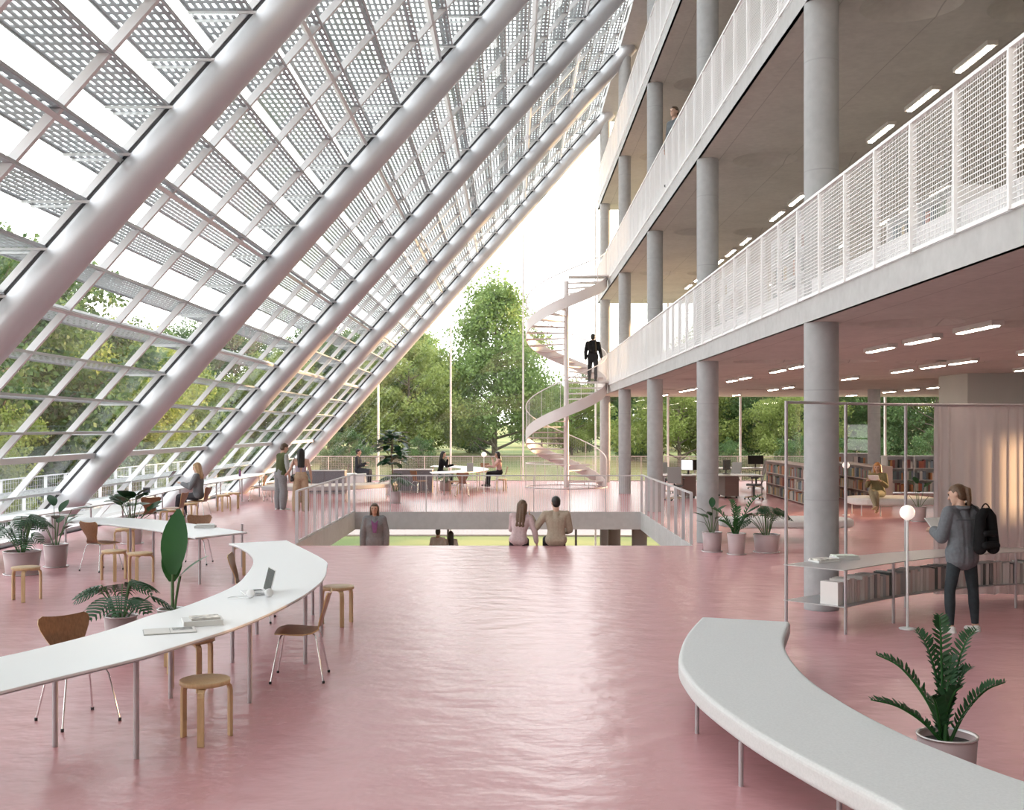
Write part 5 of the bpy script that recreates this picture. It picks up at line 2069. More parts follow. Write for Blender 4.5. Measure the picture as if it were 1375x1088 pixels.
    if top:
        G = []
        if strapless:
            for s in (-1, 1):
                G.append((pel + up * 0.15 * k + rt * s * 0.045 * k, chest + rt * s * 0.06 * k + fwd * 0.012 - up * 0.02, 0.090 * k, 0.100 * k))
                G.append((chest + rt * s * 0.06 * k + fwd * 0.012 - up * 0.02, chest + rt * s * 0.06 * k + fwd * 0.02 + up * 0.03, 0.10 * k, 0.094 * k))
        else:
            G = infl(T, top_inf)
            G = [(a, b, ra if (a - neck).length < 0.25 * k and (b - neck).length < 0.06 * k else ra, (rb - top_inf * 0.6) if (b - neck).length < 0.06 * k else rb) for (a, b, ra, rb) in G]
            for i, s in enumerate((-1, 1)):
                hip, kn, an, sh, el, wr = joints[s]
                if sleeves > 0:
                    if sleeves <= 0.5:
                        G.append((sh, sh.lerp(el, sleeves * 2), 0.047 * k * bulk + top_inf, 0.042 * k * bulk + top_inf))
                    else:
                        G.append((sh, el, 0.048 * k * bulk + top_inf, 0.041 * k * bulk + top_inf))
                        u = (sleeves - 0.5) * 2
                        G.append((el, el.lerp(wr, u * 0.95), 0.041 * k * bulk + top_inf, 0.033 * k * bulk + top_inf))
            if top_len:
                for s in (-1, 1):
                    hip, kn = joints[s][0], joints[s][1]
                    G.append((pel + rt * s * 0.055 * k, pel + rt * s * 0.062 * k - up * top_len * k, 0.105 * k * bulk + top_inf, 0.105 * k * bulk + top_inf))
                G.append((pel, pel - up * top_len * k, 0.118 * k * bulk + top_inf, 0.118 * k * bulk + top_inf))
        g = remesh(G, [], voxel, 'top', 2)
        g.name = top[0]
        setmat(g, top[1])
        g.parent = root
    if vest:
        G = infl(T, top_inf + 0.012)
        G = [x for x in G]
        g = remesh(G, [], voxel, vest[0], 2)
        setmat(g, vest[1])
        g.parent = root
    if trousers:
        G = []
        G.append((pel - rt * 0.07 * k, pel + rt * 0.07 * k, 0.100 * k * bulk + tr_inf, 0.100 * k * bulk + tr_inf))
        for s in (-1, 1):
            hip, kn, an = joints[s][:3]
            G.append((pel + rt * s * 0.055 * k, pel + up * 0.09 * k + rt * s * 0.045 * k, 0.098 * k * bulk + tr_inf, 0.090 * k * bulk + tr_inf))
            G.append((hip, kn, 0.084 * k * bulk + tr_inf, 0.058 * k * bulk + tr_inf + tr_flare * 0.6))
            G.append((kn, kn.lerp(an, 0.35), 0.058 * k * bulk + tr_inf + tr_flare * 0.6, 0.058 * k * bulk + tr_inf + tr_flare * 0.8))
            G.append((kn.lerp(an, 0.35), kn.lerp(an, tr_end), 0.058 * k * bulk + tr_inf + tr_flare * 0.8, 0.037 * k + tr_inf + tr_flare))
        g = remesh(G, [], voxel, trousers[0], 2)
        setmat(g, trousers[1])
        g.parent = root
    if shoe:
        for s in (-1, 1):
            an, fd = joints[s][2], joints[(s, 'f')]
            G = [(an - V(0, 0, 0.02) - fd * 0.02, an - V(0, 0, 0.038) + fd * 0.06 * k, 0.048 * k, 0.042 * k),
                 (an - V(0, 0, 0.04) + fd * 0.06 * k, an - V(0, 0, 0.046) + fd * 0.17 * k, 0.042 * k, 0.032 * k),
                 (an - V(0, 0, 0.045) - fd * 0.045 * k, an - V(0, 0, 0.045) + fd * 0.06 * k, 0.037 * k, 0.04 * k)]
            g = remesh(G, [], min(voxel, 0.012), 'shoe', 2)
            g.name = 'shoe'
            setmat(g, shoe)
            g.parent = root
    if hair:
        E2 = [(hc + hup * 0.030 * k - hf * 0.022 * k, (0.084 * k, 0.092 * k, 0.094 * k), HR), (hc - hf * 0.045 * k - hup * 0.01 * k, (0.076 * k, 0.062 * k, 0.085 * k), HR),
              (hc + hup * 0.066 * k + hf * 0.02 * k, (0.066 * k, 0.066 * k, 0.048 * k), HR)]
        G = []
        if hair_len:
            for s in (-1, 0, 1):
                a = hc - hf * 0.055 * k + hr * s * 0.045 * k + hup * 0.02
                b_ = neck - up * (hair_len - 0.12) * k - fwd * (0.085 if s == 0 else 0.075) * k + rt * s * 0.06 * k
                G.append((a, b_, 0.052 * k, 0.036 * k))
            for s in (-1, 1):
                a = hc + hr * s * 0.072 * k + hf * 0.005 * k + hup * 0.03 * k
                b_ = hc + hr * s * 0.082 * k - hup * min(hair_len, 0.2) * k - hf * 0.01 * k
                G.append((a, b_, 0.026 * k, 0.022 * k))
        if pony:
            a = hc - hf * 0.10 * k + hup * 0.045 * k
            m_ = a - hf * 0.032 * k - hup * 0.03 * k
            G += [(a, m_, 0.026 * k, 0.03 * k), (m_, m_ - V(0, 0, 0.12) - hf * 0.012, 0.032 * k, 0.028 * k), (m_ - V(0, 0, 0.12) - hf * 0.012, m_ - V(0, 0, 0.24) - hf * 0.0, 0.028 * k, 0.010 * k)]
        g = remesh(G, E2, min(voxel, 0.012), 'hair', 1)
        setmat(g, hair)
        g.parent = root
    root['_j'] = 1
    del root['_j']
    return root, joints, dict(pel=pel, chest=chest, shl=shl, neck=neck, hc=hc, rt=rt, up=up, fwd=fwd)

def fab(n, c=(0.2, 0.2, 0.2), r=0.9):
    return mat('cloth_' + n, c, r, 0, 0.15, noise=(30, 0.10), bump=(160, 0.15, 0.003))
H_BLOND = mat('hair_blond', (0.38, 0.24, 0.12), 0.5, noise=(60, 0.25))
H_BLACK = mat('hair_black', (0.015, 0.012, 0.011), 0.4, noise=(60, 0.2))
H_BROWN = mat('hair_brown', (0.085, 0.05, 0.03), 0.45, noise=(60, 0.25))
H_LBROWN = mat('hair_light_brown', (0.125, 0.07, 0.038), 0.5, noise=(60, 0.25))
H_RED = mat('hair_red', (0.42, 0.19, 0.06), 0.5, noise=(60, 0.25))
SH_W = mat('shoe_white', (0.72, 0.71, 0.69), 0.5)
SH_K = mat('shoe_black', (0.03, 0.03, 0.03), 0.5)
SH_T = mat('shoe_tan', (0.50, 0.36, 0.22), 0.5)

# 1 woman in the denim jacket at the steel shelf, seen from behind
wx, wy = at(1292, 848, 0).xy
root, J, B = person('woman in a grey denim jacket with ponytail and black backpack, reading at the winding shelf', (wx, wy, 0), -0.30, 0.95, 1.66, thigh=[V(-0.16, 0.04, -1), V(0.16, 0.02, -1)], shin=[V(-0.02, -0.05, -1), V(0.02, -0.06, -1)],
       lean=0.03, ua=[V(-0.22, 0.16, -1), V(0.22, 0.05, -1)], fa=[V(0.30, 0.95, 0.25), V(-0.35, 0.85, 0.28)], head=(0.55, 0.35), top=('jacket', fab('denim', (0.17, 0.185, 0.205))), sleeves=0.96, top_len=0.06, top_inf=0.030,
       trousers=('leggings', fab('leggings', (0.045, 0.055, 0.062))), tr_inf=0.003, tr_end=0.9, shoe=SH_W, hair=H_LBROWN, pony=True, voxel=0.0075, curl=0.9)
# jacket details: collar, yoke seam
q = MB()
n_, up_, fw_, rt_ = B['neck'], B['up'], B['fwd'], B['rt']
q.tube([n_ - up_ * 0.005 + rt_ * 0.085 * math.cos(a) + fw_ * 0.085 * math.sin(a) for a in np.linspace(-PI - 0.9, 0.9, 18)], 0.021, 8)
q.build('collar', fab('denim', ()), root)
q = MB()
q.tube([B['chest'] + up_ * 0.045 + rt_ * x - fw_ * (0.120 - 0.6 * x * x) for x in np.linspace(-0.15, 0.15, 9)], 0.004, 6)
q.build('yoke_seam', mat('denim_seam', (0.07, 0.08, 0.09), 0.8), root)
q = MB()
q.lathe([(0, 0), (0.021, 0), (0.021, 0.003), (0, 0.003)], seg=16)
o = q.build('emblem', mat('jacket_patch', (0.45, 0.30, 0.30), 0.7), root)
o.location = B['pel'] - fw_ * 0.137 + up_ * 0.06 + rt_ * 0.05
o.rotation_euler = (PI / 2, 0, 0)
# backpack: hung on her right shoulder, a thing of its own
bp = thing('backpack', 'black backpack hanging on the shoulder of the woman in the denim jacket', 'backpack', tuple(root.location), root.rotation_euler[2])
c_ = B['chest'] - fw_ * 0.205 + rt_ * 0.15 - up_ * 0.06
G = []
for sx in (-1, 1):
    G += [(c_ + rt_ * 0.085 * sx - up_ * 0.20, c_ + rt_ * 0.07 * sx + up_ * 0.13, 0.072, 0.058), (c_ + rt_ * 0.07 * sx + up_ * 0.13, c_ + rt_ * 0.03 * sx + up_ * 0.19, 0.058, 0.05)]
g = remesh(G, [], 0.009, 'bag', 2)
setmat(g, fab('backpack_black', (0.016, 0.016, 0.017)))
g.parent = bp
g = remesh([(c_ - fw_ * 0.068 - rt_ * 0.07 - up_ * 0.17, c_ - fw_ * 0.066 + rt_ * 0.07 - up_ * 0.17, 0.045, 0.045), (c_ - fw_ * 0.066 - rt_ * 0.06 - up_ * 0.04, c_ - fw_ * 0.066 + rt_ * 0.06 - up_ * 0.04, 0.035, 0.035)], [], 0.009, 'front_pocket', 2)
setmat(g, fab('backpack_black', ()))
g.parent = bp
q = MB()
sh_ = J[1][3]
q.tube(spline([c_ + up_ * 0.17 + fw_ * 0.04 - rt_ * 0.02, sh_ - rt_ * 0.075 + up_ * 0.085 - fw_ * 0.05, sh_ - rt_ * 0.07 + up_ * 0.088 + fw_ * 0.04, sh_ - rt_ * 0.05 + fw_ * 0.12 - up_ * 0.05], 5), 0.014, 8)
q.build('strap', fab('backpack_black', ()), bp)
q = MB()
q.tube([c_ + up_ * 0.235 + rt_ * x + up_ * (0.045 - 18 * x * x) for x in np.linspace(-0.05, 0.05, 9)], 0.008, 8)
q.build('carry_loop', fab('backpack_black', ()), bp)
# the booklet she holds
wl_, wr_ = J[-1][5], J[1][5]
pm = (wl_ + wr_) / 2 + V(0, 0.10, 0.05)
bk_ = thing('booklet', 'white booklet held open by the woman in the denim jacket', 'booklet', (0, 0, 0))
bk_.location = root.matrix_basis @ pm
bk_.rotation_euler = (math.radians(40), 0, root.rotation_euler[2])
q = MB()
q.box((-0.15, -0.10, 0.0), (0.15, 0.11, 0.004))
q.build('cover', M_CW, bk_)
q = MB()
q.box((-0.145, -0.095, 0.0042), (-0.002, 0.105, 0.009))
q.box((0.002, -0.095, 0.0042), (0.145, 0.105, 0.009))
q.build('pages', M_PAPER, bk_)

# 2 + 3 standing couple
mx, my = at(377, 684.5, 0).xy
person('man in an olive vest and grey trousers, standing with bowed head', (mx, my, 0), 0.75, 0.62, 1.86, thigh=[V(-0.06, -0.01, -1), V(0.07, 0.05, -1)], fem=False, lean=0.10, head=(0.0, 0.55), skin=0,
       ua=[V(-0.2, 0.08, -1), V(0.16, 0.05, -1)], fa=[V(0.12, 0.75, -0.5), V(0.0, 0.25, -1)], top=('shirt', fab('shirt_grey', (0.40, 0.42, 0.41))), vest=('vest', fab('olive', (0.10, 0.115, 0.055))), sleeves=0.75,
       trousers=('trousers', fab('grey_wool', (0.27, 0.27, 0.28))), tr_inf=0.026, tr_flare=0.022, shoe=SH_W, hair=H_BROWN)
mx, my = at(404, 686.5, 0).xy
root, J, B = person('woman with long dark hair, lilac top and beige trousers, seen from behind', (mx, my, 0), -0.25, 1, 1.72, thigh=[V(-0.09, 0.02, -1), V(0.06, 0.05, -1)], lean=0.0, head=(0.35, 0.1), skin=0,
       ua=[V(-0.45, 0.2, -1), V(0.28, -0.05, -1)], fa=[V(-0.25, 0.9, -0.35), V(0.12, 0.1, -1)], top=('camisole', fab('lilac', (0.42, 0.36, 0.42))), strapless=True,
       trousers=('trousers', fab('beige', (0.44, 0.32, 0.22))), tr_inf=0.02, tr_flare=0.045, tr_end=1.0, shoe=SH_T, hair=H_BLACK, hair_len=0.34)
t = thing('handbag', 'small black shoulder bag at the side of the woman in beige trousers', 'bag', tuple(root.location), root.rotation_euler[2])
g = remesh([(V(-0.24, -0.06, 0.84), V(-0.22, 0.10, 0.84), 0.05, 0.05), (V(-0.24, -0.05, 0.92), V(-0.22, 0.09, 0.92), 0.04, 0.04)], [], 0.012, 'bag', 2)
setmat(g, SH_K)
g.parent = t
q = MB()
q.tube(spline([(-0.235, -0.06, 0.92), (-0.225, -0.06, 1.2), (-0.17, -0.02, 1.445), (-0.215, 0.07, 1.2), (-0.225, 0.10, 0.92)], 6), 0.008, 6)
q.build('strap', SH_K, t)

# 4 blonde woman at the glass-side table
person('blonde woman in grey, sitting at the glass-side table and reading a tablet', (-7.74, 27.55, 0), -1, 0.08, 1.76, pz=0.582, lean=-0.02, head=(0.1, 0.28), thigh=[V(-0.10, 1, -0.06), V(0.10, 1, -0.10)], shin=[V(-0.02, 0.12, -1), V(0.02, -0.10, -1)],
       ua=[V(-0.2, 0.42, -0.9), V(0.2, 0.38, -0.9)], fa=[V(0.15, 0.9, 0.38), V(-0.2, 0.95, 0.25)], top=('jacket', fab('grey_jacket', (0.17, 0.175, 0.185))), sleeves=0.95, top_inf=0.024, trousers=('trousers', fab('dark_trousers', (0.06, 0.06, 0.068))), tr_inf=0.016,
       shoe=mat('shoe_brown', (0.09, 0.04, 0.03), 0.5), hair=H_BLOND, hair_len=0.22, skin=0, voxel=0.012)
t = thing('tablet', 'dark tablet in the hands of the blonde woman', 'tablet', (-8.36, 27.5, 1.09), 0.1)
t.rotation_euler = (0, math.radians(-52), 0)
q = MB()
q.box((-0.10, -0.14, 0), (0.10, 0.14, 0.008))
q.build('casing', mat('dark_screen', (0.03, 0.03, 0.035), 0.2), t)

# 5 man on the pale box bench
person('man in dark clothes sitting on the pale bench by the glass end', (-6.0, 43.55, 0), 1, -0.1, 1.80, pz=0.585, fem=False, lean=0.0, head=(0.1, 0.0), thigh=[V(-0.10, 1, -0.04), V(0.10, 1, -0.02)], shin=[V(0, 0.05, -1), V(0, -0.05, -1)],
       ua=[V(-0.15, 0.15, -1), V(0.15, 0.15, -1)], fa=[V(0.35, 0.9, 0.35), V(-0.3, 0.9, 0.05)], top=('sweater', fab('dark_sweater', (0.04, 0.045, 0.055))), trousers=('trousers', fab('dark_jeans', (0.06, 0.065, 0.08))), tr_inf=0.014, shoe=SH_K, hair=H_BLACK, skin=0)
# 6 woman in black inside the ring table
person('woman in black with dark hair, sitting inside the ring table, hand at her chin', (-2.70, 42.0, 0), 1, -0.05, 1.72, pz=0.575, lean=0.16, head=(-0.25, 0.05), thigh=[V(-0.12, 1, -0.05), V(0.12, 1, -0.05)], shin=[V(0, -0.05, -1), V(0, 0.1, -1)],
       ua=[V(-0.1, 0.55, -0.8), V(0.12, 0.65, -0.8)], fa=[V(0.1, 0.75, 0.15), V(-0.3, 0.15, 1)], top=('blouse', fab('black_blouse', (0.012, 0.013, 0.015))), trousers=('trousers', fab('black_trousers', (0.03, 0.03, 0.033))), tr_inf=0.014, shoe=SH_W, hair=H_BLACK, hair_len=0.30, skin=0)
# 7 woman in pink opposite
person('woman in a pale pink blouse, long black hair, sitting right of the ring table', (-0.46, 41.7, 0), -1, -0.12, 1.70, pz=0.575, lean=0.10, head=(0.1, 0.08), thigh=[V(-0.12, 1, -0.05), V(0.12, 1, -0.05)], shin=[V(0, 0.02, -1), V(0, 0.16, -1)],
       ua=[V(-0.1, 0.6, -0.75), V(0.1, 0.5, -0.85)], fa=[V(0.35, 0.2, 1), V(-0.1, 0.95, 0.1)], top=('blouse', fab('pink_blouse', (0.58, 0.37, 0.33))), trousers=('trousers', fab('charcoal', (0.035, 0.035, 0.04))), tr_inf=0.016, shoe=SH_K, hair=H_BLACK, hair_len=0.36, skin=1)
# 8 woman in a grey blazer on the sitting steps
root, J, B = person('woman in a grey blazer standing on the sitting steps in the floor opening', (-2.86, 23.25, -rise * 3), 0.12, -1, 1.72, lean=0.0, head=(-0.15, 0.02), skin=1, ua=[V(-0.24, -0.06, -1), V(0.24, -0.06, -1)], fa=[V(-0.02, 0.16, -1), V(0.02, 0.16, -1)],
       thigh=[V(-0.07, 0.2, -1), V(0.07, -0.05, -1)], shin=[V(0, -0.25, -1), V(0, -0.1, -1)], top=('blazer', fab('grey_blazer', (0.19, 0.195, 0.20))), top_len=0.20, top_inf=0.03, trousers=('trousers', fab('black_trousers', ())), tr_inf=0.012, shoe=SH_K, hair=H_BROWN, hair_len=0.34, voxel=0.012)
q = MB()
ch, f_, u_, r_ = B['chest'], B['fwd'], B['up'], B['rt']
q.prism([(-0.035, 0), (0.035, 0), (0.075, 0.27), (0.0, 0.20), (-0.075, 0.27)], 0, 0.03)
o = q.build('blouse', fab('violet', (0.22, 0.10, 0.22)), root, bevel=0.008)
o.matrix_local = Matrix.Translation(ch + f_ * 0.145 - u_ * 0.15) @ Matrix((r_, u_, f_)).transposed().to_4x4()
# 9 + 10 seated pair on the edge of the steps
edge = VOID[2]
person('woman with long light brown hair in a pink top, sitting on the floor edge', (0.12, edge + 0.02, -0.0), 0.05, 1, 1.68, pz=0.105, lean=0.12, side=0.12, head=(-0.35, 0.0), thigh=[V(-0.1, 1, -0.05), V(0.1, 1, -0.05)], shin=[V(0, -0.1, -1), V(0, 0.1, -1)],
       ua=[V(-0.1, 0.35, -1), V(0.35, -0.1, -1)], fa=[V(0.3, 0.9, 0.0), V(0.15, 0.25, -1)], top=('blouse', fab('pale_pink', (0.55, 0.43, 0.43))), top_inf=0.016, sleeves=0.9, trousers=('trousers', fab('black_trousers', ())), shoe=SH_K, hair=H_LBROWN, hair_len=0.36, skin=0, voxel=0.011)
person('man with black hair in a beige sweater, sitting on the floor edge', (0.84, edge + 0.02, -0.0), -0.05, 1, 1.80, pz=0.115, fem=False, lean=0.06, head=(0.25, 0.0), thigh=[V(-0.14, 1, -0.05), V(0.14, 1, -0.05)], shin=[V(0, -0.1, -1), V(0, 0.1, -1)],
       ua=[V(-0.55, 0.1, -0.8), V(0.2, 0.12, -1)], fa=[V(-0.35, 0.55, 0.75), V(-0.1, 0.95, -0.2)], top=('sweater', fab('beige_sweater', (0.40, 0.335, 0.26))), top_inf=0.022, trousers=('trousers', fab('black_trousers', ())), shoe=SH_K, hair=H_BLACK, skin=0, voxel=0.011)
# 11 man with backpack on the spiral stair
root, J, B = person('man in black with a backpack, walking off the spiral stair onto the lower balcony', (3.02, 41.72, 3.955), 0.35, 1, 1.82, fem=False, lean=0.02, thigh=[V(-0.1, 0.12, -1), V(0.12, -0.1, -1)], shin=[V(0, -0.12, -1), V(0, -0.2, -1)], skin=1,
       ua=[V(-0.25, 0, -1), V(0.2, 0.1, -1)], fa=[V(-0.05, 0.2, -1), V(0, 0.6, -0.7)], top=('jacket', fab('black_jacket', (0.022, 0.022, 0.024))), top_len=0.08, top_inf=0.024, trousers=('trousers', fab('black_trousers', ())), tr_inf=0.014, shoe=SH_K, hair=H_BLACK)
t = thing('backpack', 'black backpack on the man leaving the spiral stair', 'backpack', tuple(root.location), root.rotation_euler[2])
c_ = B['chest'] - B['fwd'] * 0.25 + B['rt'] * 0.05
g = remesh([(c_ - V(0.07, 0, 0.17), c_ + V(-0.06, 0, 0.16), 0.085, 0.07), (c_ + V(0.07, 0, -0.17), c_ + V(0.06, 0, 0.16), 0.085, 0.07)], [], 0.014, 'bag', 2)
setmat(g, fab('backpack_black', ()))
g.parent = t
q = MB()
q.tube(spline([c_ + V(0.05, 0.06, 0.16), B['shl'] + V(0.1, -0.03, 0.09), B['shl'] + V(0.1, 0.1, 0.03)], 5), 0.016, 6)
q.build('strap', fab('backpack_black', ()), t)
# 12 man at the second balcony
person('bearded man in a grey shirt standing at the rail of the second balcony', (3.80, 26.1, 7.902), -1, -0.5, 1.88, fem=False, head=(0.25, 0.0), skin=0, ua=[V(-0.2, 0.0, -1), V(0.2, 0.0, -1)], fa=[V(0.0, 0.2, -1), V(0.0, 0.2, -1)],
       top=('shirt', fab('dark_shirt', (0.13, 0.14, 0.15))), trousers=('trousers', fab('dark_trousers', ())), shoe=SH_K, hair=H_BROWN)
# 13 woman reading on the library bench
person('red-haired woman in olive clothes sitting cross-legged on the library bench, reading', (9.32, 28.42, 0), -0.55, -0.85, 1.72, pz=0.585, lean=0.12, head=(0.1, 0.4), thigh=[V(0.06, 1, 0.06), V(-0.06, 1, 0.16)], shin=[V(0.0, -0.05, -1), V(-0.35, 0.35, -0.9)],
       ua=[V(-0.22, 0.35, -0.9), V(0.22, 0.35, -0.9)], fa=[V(0.35, 0.8, 0.5), V(-0.35, 0.8, 0.5)], top=('blouse', fab('olive_blouse', (0.20, 0.17, 0.09))), top_inf=0.02, trousers=('trousers', fab('khaki', (0.27, 0.24, 0.16))), tr_inf=0.012, shoe=SH_T, hair=H_RED, hair_len=0.24, skin=0, voxel=0.012)
t = thing('booklet', 'open book in the hands of the red-haired woman on the library bench', 'booklet', (9.08, 28.05, 0.98), math.atan2(-0.85, -0.55) - PI / 2)
t.rotation_euler = (math.radians(45), 0, math.atan2(-0.85, -0.55) - PI / 2)
q = MB()
q.box((-0.13, -0.09, 0), (0.13, 0.09, 0.012))
q.build('pages', M_PAPER, t)
# 14 + 15 couple on the lower level, 16 someone by the lower column
person('person in a white shirt on the level below, seen through the floor opening', (-2.55, 38.5, LOW), 0.3, 1, 1.84, fem=False, skin=1, top=('shirt', fab('white_shirt', (0.6, 0.6, 0.6))), trousers=('trousers', fab('dark_trousers', ())), shoe=SH_K, hair=H_BLACK, voxel=0.016)
person('woman with long dark hair on the level below, beside the person in white', (-2.12, 38.7, LOW), -0.2, 1, 1.74, skin=1, top=('blouse', fab('white_shirt', ())), trousers=('trousers', fab('dark_trousers', ())), shoe=SH_K, hair=H_BLACK, hair_len=0.4, voxel=0.016)
# ================================================================== trees
M_BARK = mat('tree_bark', (0.16, 0.125, 0.095), 0.9, noise=(6, 0.3))
TL = [leaf_mat('tree_leaf_green', (0.13, 0.20, 0.055), (0.24, 0.33, 0.11), 0.45, 0.55),
      leaf_mat('tree_leaf_dark', (0.055, 0.105, 0.035), (0.12, 0.19, 0.065), 0.4, 0.55),
      leaf_mat('tree_leaf_yellow', (0.17, 0.22, 0.055), (0.29, 0.335, 0.10), 0.45, 0.55)]

def leaf_cloud(name, clusters, n, size, m, seed):
    """many small leaf blades spread through the given clusters [(centre, radii, weight)]"""
    g = np.random.default_rng(seed)
    w = np.array([c[2] for c in clusters], float)
    idx = g.choice(len(clusters), n, p=w / w.sum())
    cen = np.array([c[0] for c in clusters])[idx]
    rad = np.array([c[1] for c in clusters])[idx]
    u = g.normal(size=(n, 3))
    u /= np.linalg.norm(u, axis=1)[:, None]
    r = g.random(n) ** 0.42
    p = cen + u * rad * r[:, None]
    a = g.normal(size=(n, 3)) + u * 0.5
    a[:, 2] -= 0.3
    a /= np.linalg.norm(a, axis=1)[:, None]
    b = np.cross(a, g.normal(size=(n, 3)))
    b /= np.linalg.norm(b, axis=1)[:, None]
    s = (size * (0.6 + 0.8 * g.random(n)))[:, None]
    v = np.stack([p, p + a * s * 0.5 + b * s * 0.32, p + a * s, p + a * s * 0.5 - b * s * 0.32], 1).reshape(-1, 3)
    me = bpy.data.meshes.new(name)
    me.vertices.add(4 * n)
    me.vertices.foreach_set('co', v.ravel())
    me.loops.add(4 * n)
    me.loops.foreach_set('vertex_index', np.arange(4 * n, dtype=np.int32))
    me.polygons.add(n)
    me.polygons.foreach_set('loop_start', np.arange(0, 4 * n, 4, dtype=np.int32))
    me.update(calc_edges=True)
    me.materials.append(m)
    o = bpy.data.objects.new(name, me)
    C.objects.link(o)
    return o

def make_tree(h, cr, trunk_h, seed, nleaf, lsize, lm, conic=0.0, nb=22):
    rr = random.Random(seed)
    t = thing('tree', '', 'tree')
    q = MB()
    r0 = h * 0.022
    q.tube(spline([(0, 0, -0.5), (0.1, 0.05, trunk_h), (-0.1, 0.1, h * 0.6), (0.05, 0, h * 0.93)], 5), [r0 * (1 - 0.9 * i / 15) for i in range(16)], 9)
    cl = []
    for k in range(nb):
        f = (k + 0.5) / nb
        z = trunk_h + (h * 0.9 - trunk_h) * f
        a = k * 2.399 + rr.uniform(-0.4, 0.4)
        prof = math.sin(PI * min(1, 0.22 + 0.74 * f)) ** 0.7 if conic < 0.5 else (1.04 - f) ** 0.7
        L = cr * prof * rr.uniform(0.65, 1.05)
        e = Vector((L * math.cos(a), L * math.sin(a), z + L * 0.35 * rr.uniform(0.3, 1.1)))
        s0 = Vector((0, 0, z - L * 0.25))
        md = s0.lerp(e, 0.5) + Vector((0, 0, -0.05 * L))
        q.tube(spline([s0, md, e], 3), [r0 * 0.42 * (1 - 0.85 * i / 6) * (1 - 0.5 * f) for i in range(7)], 6)
        rc = cr * rr.uniform(0.26, 0.40) * (1 - 0.35 * f)
        cl.append((tuple(e), (rc, rc, rc * 0.72), rc ** 2))
        cl.append((tuple(s0.lerp(e, 0.62) + Vector((0, 0, rc * 0.2))), (rc * 0.9, rc * 0.9, rc * 0.6), rc ** 2 * 0.7))
        if rr.random() < 0.6:
            e2 = e + Vector((rr.uniform(-1, 1), rr.uniform(-1, 1), rr.uniform(-0.4, 0.6))) * rc
            cl.append((tuple(e2), (rc * 0.6,) * 3, rc ** 2 * 0.5))
    cl.append(((0, 0, h * 0.95), (cr * 0.22, cr * 0.22, cr * 0.3), (cr * 0.25) ** 2))
    q.build('trunk', M_BARK, t)
    o = leaf_cloud('foliage', cl, nleaf, lsize, lm, seed)
    o.parent = t
    return t

def gz(x, y):
    t = min(1, max(0, (y - 61) / 38))
    zb = LOW - 0.05 + (t * t * (3 - 2 * t)) * 2.85
    if x > -14:
        z = zb
    else:
        s = min(1, max(0, (-14 - x) / 16))
        z = max(zb, LOW + s * 2.5)
    return z + max(0, y - 110) * 0.012

TREE = [make_tree(16, 7.0, 1.4, 3, 42000, 0.27, TL[0], 0.6, 36), make_tree(12, 5.8, 1.5, 8, 34000, 0.25, TL[1], 0, 28), make_tree(11, 5.4, 1.4, 14, 30000, 0.24, TL[2], 0, 28), make_tree(5.0, 2.8, 0.3, 20, 14000, 0.16, TL[1], 0, 20)]
used = [False] * 4
def tree(k, x, y, s, label, group):
    z = gz(x, y) - 0.1
    rz = (x * 1.7 + y * 0.9) % 6.28
    if not used[k]:
        o = TREE[k]
        used[k] = True
        o.location, o.rotation_euler, o.scale = (x, y, z), (0, 0, rz), (s, s, s)
        o['label'], o['group'] = label, group
    else:
        o = dup(TREE[k], (x, y, z), rz, label, group, s)
        if k == 3:
            o.name = 'tree'
    return o
G1 = 'trees beyond the glass end wall'
tree(0, -1.4, 96, 0.97, 'tallest broad green tree straight beyond the glass end wall', G1)
LB = ['green tree in the wood beyond the glass end wall', 'dark green tree in the wood beyond the glass end wall', 'yellow-green tree in the wood beyond the glass end wall', 'low bush in the wood beyond the glass end wall']
for (k, x, y, s) in [(2, -8.5, 91, 0.92), (1, -13.5, 97, 0.9), (2, -18.5, 90, 0.85), (1, -24, 96, 0.95), (2, -30, 92, 0.85), (0, -9.5, 116, 0.8), (1, -37, 98, 1.0), (1, -44, 104, 1.1), (2, 5.6, 104, 0.62),
                     (1, 9.5, 118, 0.75), (2, 13.2, 88, 0.85), (1, 18.0, 92, 0.72), (2, 21.5, 84, 0.66), (1, 25.0, 87, 0.78), (0, 29, 95, 0.66), (1, 31.5, 83, 0.75), (2, 36.5, 88, 0.8), (1, 40, 82, 0.8), (1, 45.5, 90, 0.9),
                     (0, 21, 112, 0.9), (1, 33, 110, 1.1), (1, 48, 108, 1.2), (1, 3.5, 130, 0.62), (1, 15, 124, 0.9), (1, 27, 128, 1.2), (1, 40, 124, 1.3), (1, -20, 122, 1.1), (1, -34, 118, 1.1)]:
    tree(k, x, y, s, LB[k], G1)
for (x, y, s) in [(-7, 84, 0.55), (-12, 82, 0.7), (-17, 81, 0.75), (-22.5, 83, 0.8), (-28, 82, 0.8), (9.8, 92, 0.6), (15.5, 80, 0.6), (20, 78, 0.7), (24.5, 78, 0.75), (29, 77, 0.8), (33.5, 78, 0.8), (38, 77, 0.8), (43, 80, 0.9), (-4.0, 104, 0.7), (6.5, 110, 0.6)]:
    tree(3, x, y, s, LB[3], G1)
G2 = 'trees beyond the sloping glass'
LS = ['green tree beyond the sloping glass side', 'dark green tree beyond the sloping glass side', 'yellow-green tree beyond the sloping glass side', 'low bush beyond the sloping glass side']
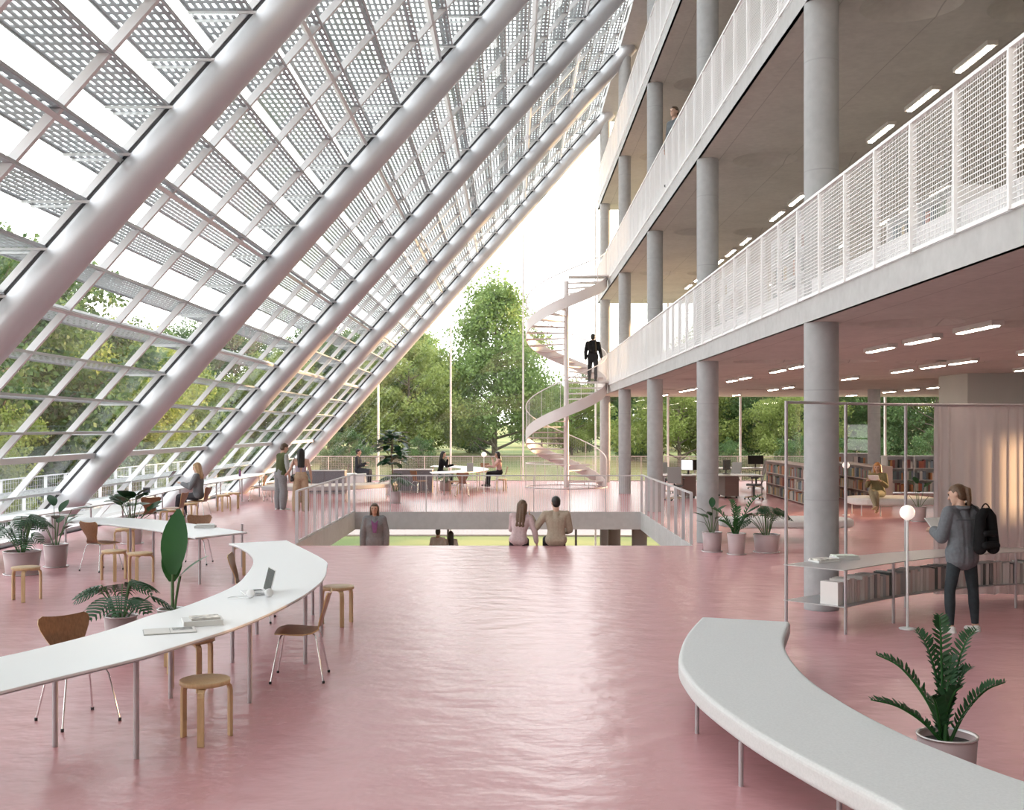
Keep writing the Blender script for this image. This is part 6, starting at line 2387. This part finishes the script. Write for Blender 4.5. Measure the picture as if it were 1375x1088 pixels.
for (k, x, y, s) in [(1, -20.5, 43.5, 0.98), (2, -18.5, 50, 0.72), (1, -25.5, 53, 1.08), (2, -20.5, 58, 0.85), (1, -28, 62, 0.95), (2, -21.5, 67, 0.85), (0, -31, 71, 0.8), (1, -25, 75, 0.85), (2, -34, 82, 1.0), (1, -40, 88, 1.1), (1, -36, 62, 1.0), (2, -19, 37.5, 0.55)]:
    tree(k, x, y, s, LS[k], G2)
for (x, y, s) in [(-17, 33, 0.5), (-16.5, 38.5, 0.45), (-17, 44.5, 0.5), (-17, 51, 0.5), (-17.5, 57, 0.55), (-18, 63.5, 0.6), (-18.5, 70, 0.6), (-22, 62.5, 0.6)]:
    tree(3, x, y, s, LS[3], G2)
SKY, SUN, SUN_DIR, EXPO = 3.6, 12.0, (0.86, 0.5, 0.105), 0.27
# ================================================================== camera, sky, sun
cam = bpy.data.cameras.new('camera')
co = bpy.data.objects.new('camera', cam)
C.objects.link(co)
co.location = (0, 0, EYE)
co.rotation_euler = (PI / 2, 0, 0)
cam.sensor_fit = 'HORIZONTAL'
cam.sensor_width = 36
cam.lens = F / 1375 * 36
cam.shift_y = (HY - 544) / 1375
cam.clip_end = 1000
bpy.context.scene.camera = co

w = bpy.data.worlds.new('sky')
bpy.context.scene.world = w
w.use_nodes = True
nt = w.node_tree
bg = nt.nodes['Background']
tc = nt.nodes.new('ShaderNodeTexCoord')
sp = nt.nodes.new('ShaderNodeSeparateXYZ')
nt.links.new(tc.outputs['Generated'], sp.inputs[0])
r = nt.nodes.new('ShaderNodeValToRGB')
nt.links.new(sp.outputs['Z'], r.inputs[0])
r.color_ramp.elements[0].position, r.color_ramp.elements[0].color = 0.0, (1.0, 0.975, 0.94, 1)
r.color_ramp.elements[1].position, r.color_ramp.elements[1].color = 0.6, (0.93, 0.965, 1.0, 1)
nt.links.new(r.outputs[0], bg.inputs[0])
bg.inputs[1].default_value = SKY

sun = bpy.data.lights.new('sun', 'SUN')
sun.energy = SUN
sun.angle = math.radians(1.5)
sun.color = (1.0, 0.66, 0.34)
so = bpy.data.objects.new('sun', sun)
C.objects.link(so)
to_sun = Vector(SUN_DIR).normalized()
so.rotation_euler = to_sun.to_track_quat('Z', 'Y').to_euler()

sc = bpy.context.scene
sc.view_settings.view_transform = 'Standard'
sc.view_settings.look = 'None'
sc.view_settings.gamma = 1
sc.view_settings.exposure = EXPO
sc.cycles.max_bounces = 8
sc.cycles.diffuse_bounces = 4
sc.cycles.glossy_bounces = 3
sc.cycles.transmission_bounces = 4
sc.cycles.transparent_max_bounces = 24
sc.cycles.sample_clamp_indirect = 6
sc.cycles.use_denoising = True
